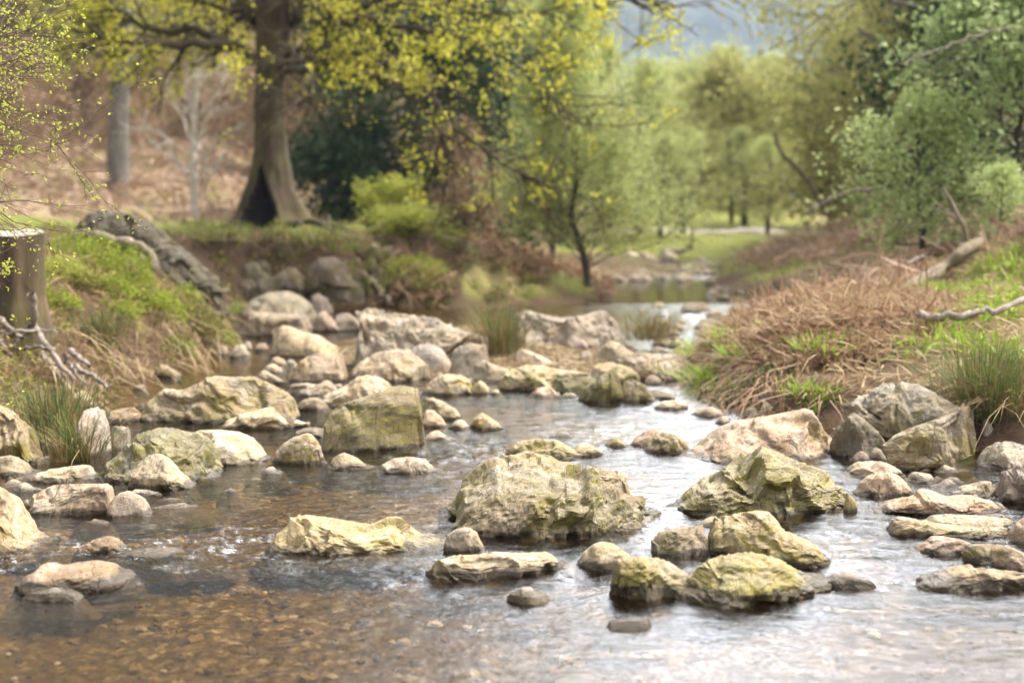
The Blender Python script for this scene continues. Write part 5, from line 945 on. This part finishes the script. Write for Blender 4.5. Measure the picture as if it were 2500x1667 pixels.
for k_, (cx_, cy_, Y_, rx_, rz_, m_, l_) in enumerate([(135, 790, 10.1, .22, .12, 'mossy', 'small bright moss cushion above the bleached roots'), (200, 760, 10.6, .2, .12, 'heath', 'dull olive hummock in the middle of the left bank'), (255, 740, 10.7, .22, .15, 'mossy', 'bright moss cushion in the middle of the left bank'),
        (310, 720, 11.0, .2, .12, 'heath', 'brownish hummock under the brightest moss cushion'), (380, 740, 11.2, .24, .15, 'mossy', 'yellow-green cushion right of the middle of the left bank'), (420, 640, 11.9, .2, .14, 'mossy', 'small moss cushion at the foot of the dark outcrop'), (470, 740, 11.7, .22, .16, 'heath', 'olive hummock overhanging the left channel'),
        (400, 810, 10.9, .2, .1, 'grass', 'grassy hummock just above the left channel'), (285, 810, 10.5, .18, .1, 'mossy', 'low moss cushion near the grey-green rush tuft'), (505, 690, 12.3, .2, .16, 'mossy', 'moss cushion at the far right tip of the left bank')]):
    cushion(cx_, cy_, Y_, rx_, rz_, M[m_], l_, 40 + k_, 1300)
cushion(440, 690, 11.6, .34, .22, M['heath'], 'brownish mossy hummock at the right end of the left bank', 4)
cushion(140, 720, 10.6, .30, .16, M['lime'], 'yellowish moss hummock below the stump side of the left bank', 5)
cushion(330, 790, 11.0, .36, .14, M['mossy'], 'green hummock low on the left bank above the water', 6)
cushion(950, 640, 17.6, .55, .22, M['lime'], 'yellow-green hummock on the grassy slope right of the old tree', 7, 2600, .035)
cushion(1000, 680, 17.2, .5, .16, M['heath'], 'olive hummock at the foot of the grassy slope right of the old tree', 8, 2200, .035)
cushion(545, 640, 15.2, .25, .2, M['grass'], 'small green tuft of growth at the back of the sandy cove', 9, 1500, .03)
cushion(2245, 880, 9.6, .2, .1, M['lime'], 'small yellow-green hummock in the right bank grass', 10, 1200)

def stuff(name, label, Vf, mat):
    V, Fa = Vf; o = mesh_obj(name, V, Fa, mat, smooth=False); tag(o, label, None, None, 'stuff'); return o
rs_ = np.random.RandomState(70)
left = lambda X, Y, d: (d > .02) & (X < -2)
B_ = scatter(15000, (-4.6, -2.2), (7.6, 14), lambda X, Y, d: left(X, Y, d) & (d < 1.6), rs_); B_ = B_[fbm(B_ * 2.6 + 5, 3) > .05]; stuff('ground_cover', 'low heathy moss and leaves over the left bank', leaves(B_ + np.abs(rs_.normal(size=B_.shape)) * np.array([0, 0, .03]), .03, rs_, .6, .8), M['heath'])
B_ = B_[rs_.rand(len(B_)) < .35] + np.array([.01, .01, 0]); B_ = B_[(fbm(B_ * 2.2, 2) > .38) | ((B_[:, 2] < .42) & (fbm(B_ * 3.1 + 7, 2) > .0))]; stuff('ground_cover', 'bright green leafy patches over the left bank', leaves(B_ + np.abs(rs_.normal(size=B_.shape)) * np.array([0, 0, .06]), .035, rs_, .4, .2), M['mossy'])
B_ = scatter(420, (-3.4, -2.2), (8.6, 14), lambda X, Y, d: (d > .0) & (d < .35) & (X < -2), rs_, .02); stuff('dead_grass', 'tan dead grass hanging over the edge of the left bank', blades(B_, .22, .007, rs_, 1.5, 1.6, az=np.full(len(B_), -.7)), M['straw'])
B_ = scatter(1000, (-4.5, -2.2), (7.6, 14), lambda X, Y, d: left(X, Y, d) & (d < 1.4), rs_); B_ = B_[fbm(B_ * 1.6 + 9, 2) > .0]; stuff('grass', 'short green grass growing on the left bank', blades(B_, .10, .006, rs_, .9), M['grass'])
B_ = scatter(4000, (-4.4, -2.2), (7.6, 14), lambda X, Y, d: left(X, Y, d) & (d < 1.3), rs_); stuff('heather', 'dark twiggy heather stems over the left bank', sticks(B_ + np.abs(rs_.normal(size=B_.shape)) * np.array([0, 0, .04]), .16, .006, rs_), M['rushb'])
B_ = scatter(4500, (-6, 1.2), (14.5, 27), lambda X, Y, d: (d > .4), rs_); B_ = B_[(B_[:, 2] > .80) | (B_[:, 0] > -.3)]; stuff('grass', 'green and tan grass around the old tree and along its bank', blades(B_, .09, .013, rs_, 1.1), M['grass'])
B_ = scatter(5000, (-1.6, 1.6), (15.6, 23), lambda X, Y, d: (d > .05), rs_); B_ = B_[fbm(B_ * 1.1 + 4, 2) > .05]; stuff('dead_bracken', 'red-brown dead bracken on the slope by the riverside tree', sticks(B_ + np.abs(rs_.normal(size=B_.shape)) * np.array([0, 0, .10]), .3, .016, rs_), M['bracken'])
B_ = scatter(14000, (-22, 3), (24, 52), lambda X, Y, d: (X < .1 * Y - 1.5) & (d > 1), rs_); B_ = B_[fbm(B_ * .35 + 3, 3) > -.25]; stuff('dead_bracken', 'pinkish brown dead bracken covering the left hillside', sticks(B_ + np.abs(rs_.normal(size=B_.shape)) * np.array([0, 0, .2]), .6, .04, rs_), M['brackfar'])
B_ = scatter(9000, (-4.2, .3), (14.2, 18.9), lambda X, Y, d: (d > .05), rs_); B_ = B_[fbm(B_ * 1.7 + 6, 3) > -.02]; stuff('ground_cover', 'patches of green growth on the dark earth bank below the old tree', leaves(B_ + np.abs(rs_.normal(size=B_.shape)) * np.array([0, 0, .05]), .06, rs_, .5, .5), M['heath'])
# ---------------------------------------------------------------- right bank
mound = lambda X, Y, d: (d > .04) & (((X - 2.2) / .92) ** 2 + ((Y - 10.1) / 1.75) ** 2 < 1 + .3 * noise(np.stack([X * 2, Y * 2, 0 * X], -1)))
B_ = scatter(17000, (1.2, 3.8), (8.3, 13), mound, rs_); hh = .20 * np.clip(1 - ((B_[:, 0] - 2.1) / 1.0) ** 2 - ((B_[:, 1] - 10.2) / 1.9) ** 2, 0, 1)
B_[:, 2] += hh * rs_.rand(len(B_)) ** .4 + .02 * rs_.rand(len(B_)); stuff('dead_bracken', 'mound of red-brown dead bracken on the right bank', sticks(B_, .17, .010, rs_, .5), M['bracken'])
T_ = B_[rs_.permutation(len(B_))[:1800]]; stuff('dead_bracken', 'pale straw-coloured stalks through the dead bracken mound', sticks(T_ + np.array([0, 0, .02]), .30, .007, rs_, .6), M['straw'])
T_ = B_[(B_[:, 1] > 10) & (B_[:, 0] > 1.7)]; T_ = T_[rs_.permutation(len(T_))[:90]]; stuff('dead_bracken', 'upright broken stalks on top of the dead bracken mound', blades(T_, .30, .011, rs_, .5, .9), M['bracken'])
B_ = scatter(16000, (2.4, 9), (10.8, 26), lambda X, Y, d: (d > .5), rs_); B_ = B_[fbm(B_ * .7 + 2, 3) > -.15]; stuff('dead_bracken', 'red-brown dead bracken strewn over the right slope', sticks(B_ + np.abs(rs_.normal(size=B_.shape)) * np.array([0, 0, .10]), .32, .018, rs_), M['brackfar'])
B_ = scatter(5000, (2.0, 8), (11, 26), lambda X, Y, d: (d > .1), rs_); B_ = B_[fbm(B_ * .8 + 21, 3) > .02]; stuff('grass', 'green and tan grass over the right slope', blades(B_, .12, .012, rs_, .9), M['grass'])
B_ = scatter(8000, (2.3, 4.6), (7.6, 11.2), lambda X, Y, d: (d > .25), rs_); k_ = ~((B_[:, 0] < 2.9) & (B_[:, 1] > 9.0)) & (fbm(B_ * 2.1 + 3, 2) > .05); stuff('woodrush', 'bright green strappy leaves covering the right bank', blades(B_[k_], .12, .013, rs_, .9, 1.0), M['lush'])
B_ = scatter(9000, (1.9, 5.4), (7.2, 12.8), lambda X, Y, d: (d > .12), rs_, .015); stuff('dead_grass', 'tan dead leaves and stalks between the green leaves of the right bank', sticks(B_ + np.abs(rs_.normal(size=B_.shape)) * np.array([0, 0, .035]), .13, .009, rs_, .45), M['straw'])

edge = lambda X, Y, d: (d > -.02) & (d < .42) & (X > .9)
B_ = scatter(3400, (.9, 3.2), (7.9, 12.8), edge, rs_); B_ = B_[fbm(B_ * 2.4 + 8, 2) > .12]; stuff('woodrush', 'dark and bright green strappy leaves hanging over the edge of the right bank', blades(B_, .12, .012, rs_, 1.0, 1.3), M['lush'])
B_ = scatter(1300, (.9, 3.2), (7.9, 12.8), edge, rs_); stuff('dead_grass', 'dead brown leaves under the hanging green leaves of the right bank', blades(B_, .14, .008, rs_, 1.5, 1.6, az=np.full(len(B_), 3.9)), M['bracken'])
B_ = scatter(3400, (.9, 3.0), (8.6, 12.8), edge, rs_); stuff('woodrush', 'shaded dark green leaves at the foot of the right bank', blades(B_, .10, .011, rs_, 1.2, 1.3), M['rushg'])  # darker blades: shade under the overhanging leaves put into the colour
def gravel():
    rs = np.random.RandomState(91); n = 1500
    X = rs.uniform(-2.0, 2.2, n); Y = 3.3 + 4.6 * rs.rand(n) ** 1.5; Z = height(X, Y)
    ph, tt = np.meshgrid(np.linspace(0, 2 * np.pi, 8, endpoint=False), np.linspace(.25, np.pi - .25, 5), indexing='ij')
    S = np.stack([np.cos(ph) * np.sin(tt), np.sin(ph) * np.sin(tt), np.cos(tt)], -1).reshape(-1, 3)
    sz = .010 + .022 * rs.rand(n) ** 2.5; a = rs.uniform(0, 6.28, n)
    q = S[None] * (1 + .25 * rs.uniform(-1, 1, (n, 40, 1))) * (sz[:, None, None] * np.array([1, .75, .5]))
    q = np.stack([q[..., 0] * np.cos(a)[:, None] - q[..., 1] * np.sin(a)[:, None], q[..., 0] * np.sin(a)[:, None] + q[..., 1] * np.cos(a)[:, None], q[..., 2]], -1)
    V = (q + np.stack([X, Y, Z + .004], -1)[:, None]).reshape(-1, 3); f = grid_faces(8, 5); i = np.arange(8); 
    f = np.concatenate([f, np.stack([7 * 5 + np.arange(4), np.arange(4), np.arange(4) + 1, 7 * 5 + np.arange(4) + 1], -1)])
    F_ = (f[None] + (np.arange(n) * 40)[:, None, None]).reshape(-1, 4)
    m, nt = new_mat('stream_gravel'); g = N(nt, 'ShaderNodeNewGeometry')
    c = ramp(nt, g.outputs['Random Per Island'], [(0, (.04, .024, .011)), (.5, (.15, .092, .042)), (.8, (.26, .175, .09)), (.95, (.38, .30, .2)), (1, (.66, .62, .54))])
    p = N(nt, 'ShaderNodeBsdfPrincipled', {'Base Color': c, 'Roughness': .7}); N(nt, 'ShaderNodeOutputMaterial', {0: p.outputs[0]})
    stuff('gravel', 'small brown and pale pebbles on the stream bed', (V, F_), m)
gravel()
def tuft(name, label, cat, base, n, h, spread, seed, dry=.35, width=.0045, green='rushg', brown='rushb', lean=.5, group=None):
    rs = np.random.RandomState(seed); root = empty(name, base); tag(root, label, cat, group)
    k = int(n * (1 - dry)); P = rs.normal(size=(n, 3)) * np.array([spread, spread, 0]); P[:, 2] = -.02
    az = np.arctan2(P[:, 1], P[:, 0])
    V, Fa = blades(P[:k], h, width, rs, lean, .5, az=az[:k]); mesh_obj('green_blades', V, Fa, M[green], root, smooth=False)
    V, Fa = blades(P[k:], h * .95, width, rs, lean * 1.5, .8, az=az[k:]); mesh_obj('dry_blades', V, Fa, M[brown], root, smooth=False)
    return root
def tb(px, Y, dz=0): p = ground_pt(px, Y, dz); p[2] = max(p[2], .0 + dz); return p
gT = 'rush tufts along the stream'
tuft('rush_tuft', 'dark rush tuft with brown tips between the rocks at the left', 'rush tuft', tb(125, 7.3, .06), 420, .27, .09, 81, .3, group=gT)
tuft('rush_tuft', 'lower rush tuft spilling down among the left rocks', 'rush tuft', tb(172, 6.9, .02), 260, .20, .07, 82, .4, group=gT)
tuft('rush_tuft', 'rush tuft standing on the middle bar between pale rocks', 'rush tuft', tb(1150, 10.9, .03), 420, .36, .075, 83, .45, lean=.35, group=gT)
tuft('rush_tuft', 'browner rush tuft at the right end of the middle bar', 'rush tuft', tb(1500, 12.0, .10), 380, .27, .10, 84, .6, lean=.5, group=gT)
tuft('rush_tuft', 'tall green rush tuft on the right bank above the tilted slab', 'rush tuft', hit(2262, 948, .0, 5, 14), 620, .36, .09, 85, .2, lean=.45, group=gT)
tuft('rush_tuft', 'tan and green rush tuft at the right edge beside the tall green one', 'rush tuft', hit(2345, 935, .0, 5, 14), 520, .28, .12, 86, .6, lean=.8, group=gT)
tuft('rush_tuft', 'grey-green rush tuft at the foot of the left bank', 'rush tuft', tb(232, 10.0, .02), 300, .24, .06, 87, .3, group=gT)
gW = 'woodrush clumps on the edge of the right bank'
for k, (px, Y, h, l) in enumerate([(1640, 10.6, .15, 'bright green leafy clump at the left tip of the bracken bank'), (1690, 10.0, .16, 'green leafy clump below the bracken at the water'), (1655, 9.4, .15, 'lowest leafy clump of the bracken bank, over dark water'), (1720, 9.3, .14, 'green leafy clump beside the pale rough rock'),
                                   (1610, 11.6, .13, 'small leafy clump at the far tip of the bracken bank'), (1900, 8.7, .17, 'leafy clump hanging over the dark gap by the craggy boulder'), (1960, 9.1, .14, 'leafy clump directly behind the craggy boulder'), (1880, 9.5, .13, 'leafy clump at the right foot of the dead bracken'), (2090, 9.8, .14, 'yellow-tipped leafy clump on the right bank'), (2150, 10.6, .15, 'tall bright leafy clump behind the tall green rush tuft'), (1870, 8.1, .09, 'tiny bright sprig at the right corner of the broad triangular slab')]):
    tuft('woodrush_clump', l, 'leafy clump', tb(px, Y, .0), 190, h, .07, 100 + k, .25, .013, 'lush', 'straw', .9, gW)
for k_, px_ in enumerate([450, 500, 560, 700, 745, 790, 830, 870, 770, 640]):
    p_ = hit(px_, 545 + (0, 4, 6, 8, 4, 30, 70, 110, 90, 120)[k_], .02, 14., 24.)
    tuft('grass_tuft', 'shaggy grass tuft hanging over the dark earth bank below the old tree', 'grass tuft', p_, 150, .20, .16, 140 + k_, .4, .012, 'grass', 'straw', 1.1, 'grass tufts over the earth bank')
for k_, (x_, Y_) in enumerate([(1745, 9.9), (1800, 9.3), (1830, 10.4), (1930, 10.0), (1980, 10.9), (2040, 9.5)]):
    tuft('woodrush_clump', 'small green leafy clump growing through the dead bracken', 'leafy clump', tb(x_, Y_, .02), 90, .13, .06, 160 + k_, .3, .011, 'lush', 'straw', .9, 'leafy clumps in the dead bracken')
tuft('water_plant', 'tiny bright green plant in the small right pool', 'plant', tb(2228, 6.95, .0), 26, .06, .012, 130, .1, .012, 'lush', 'straw', .9)
# ---------------------------------------------------------------- air
def haze():
    V = np.array([(x, y, z) for x in (-460, 660) for y in (-20, 960) for z in (-9, 230)], float)
    o = mesh_obj('haze', V, np.array([(0, 1, 3, 2), (4, 6, 7, 5), (0, 4, 5, 1), (2, 3, 7, 6), (0, 2, 6, 4), (1, 5, 7, 3)]), None, smooth=False)
    m, nt = new_mat('valley_air'); p = N(nt, 'ShaderNodeVolumePrincipled', {'Color': (.55, .66, .86, 1), 'Density': .0005, 'Anisotropy': .2}); N(nt, 'ShaderNodeOutputMaterial', {'Volume': p.outputs[0]})
    o.data.materials.append(m); tag(o, 'thin blue valley air', kind='stuff')
haze()
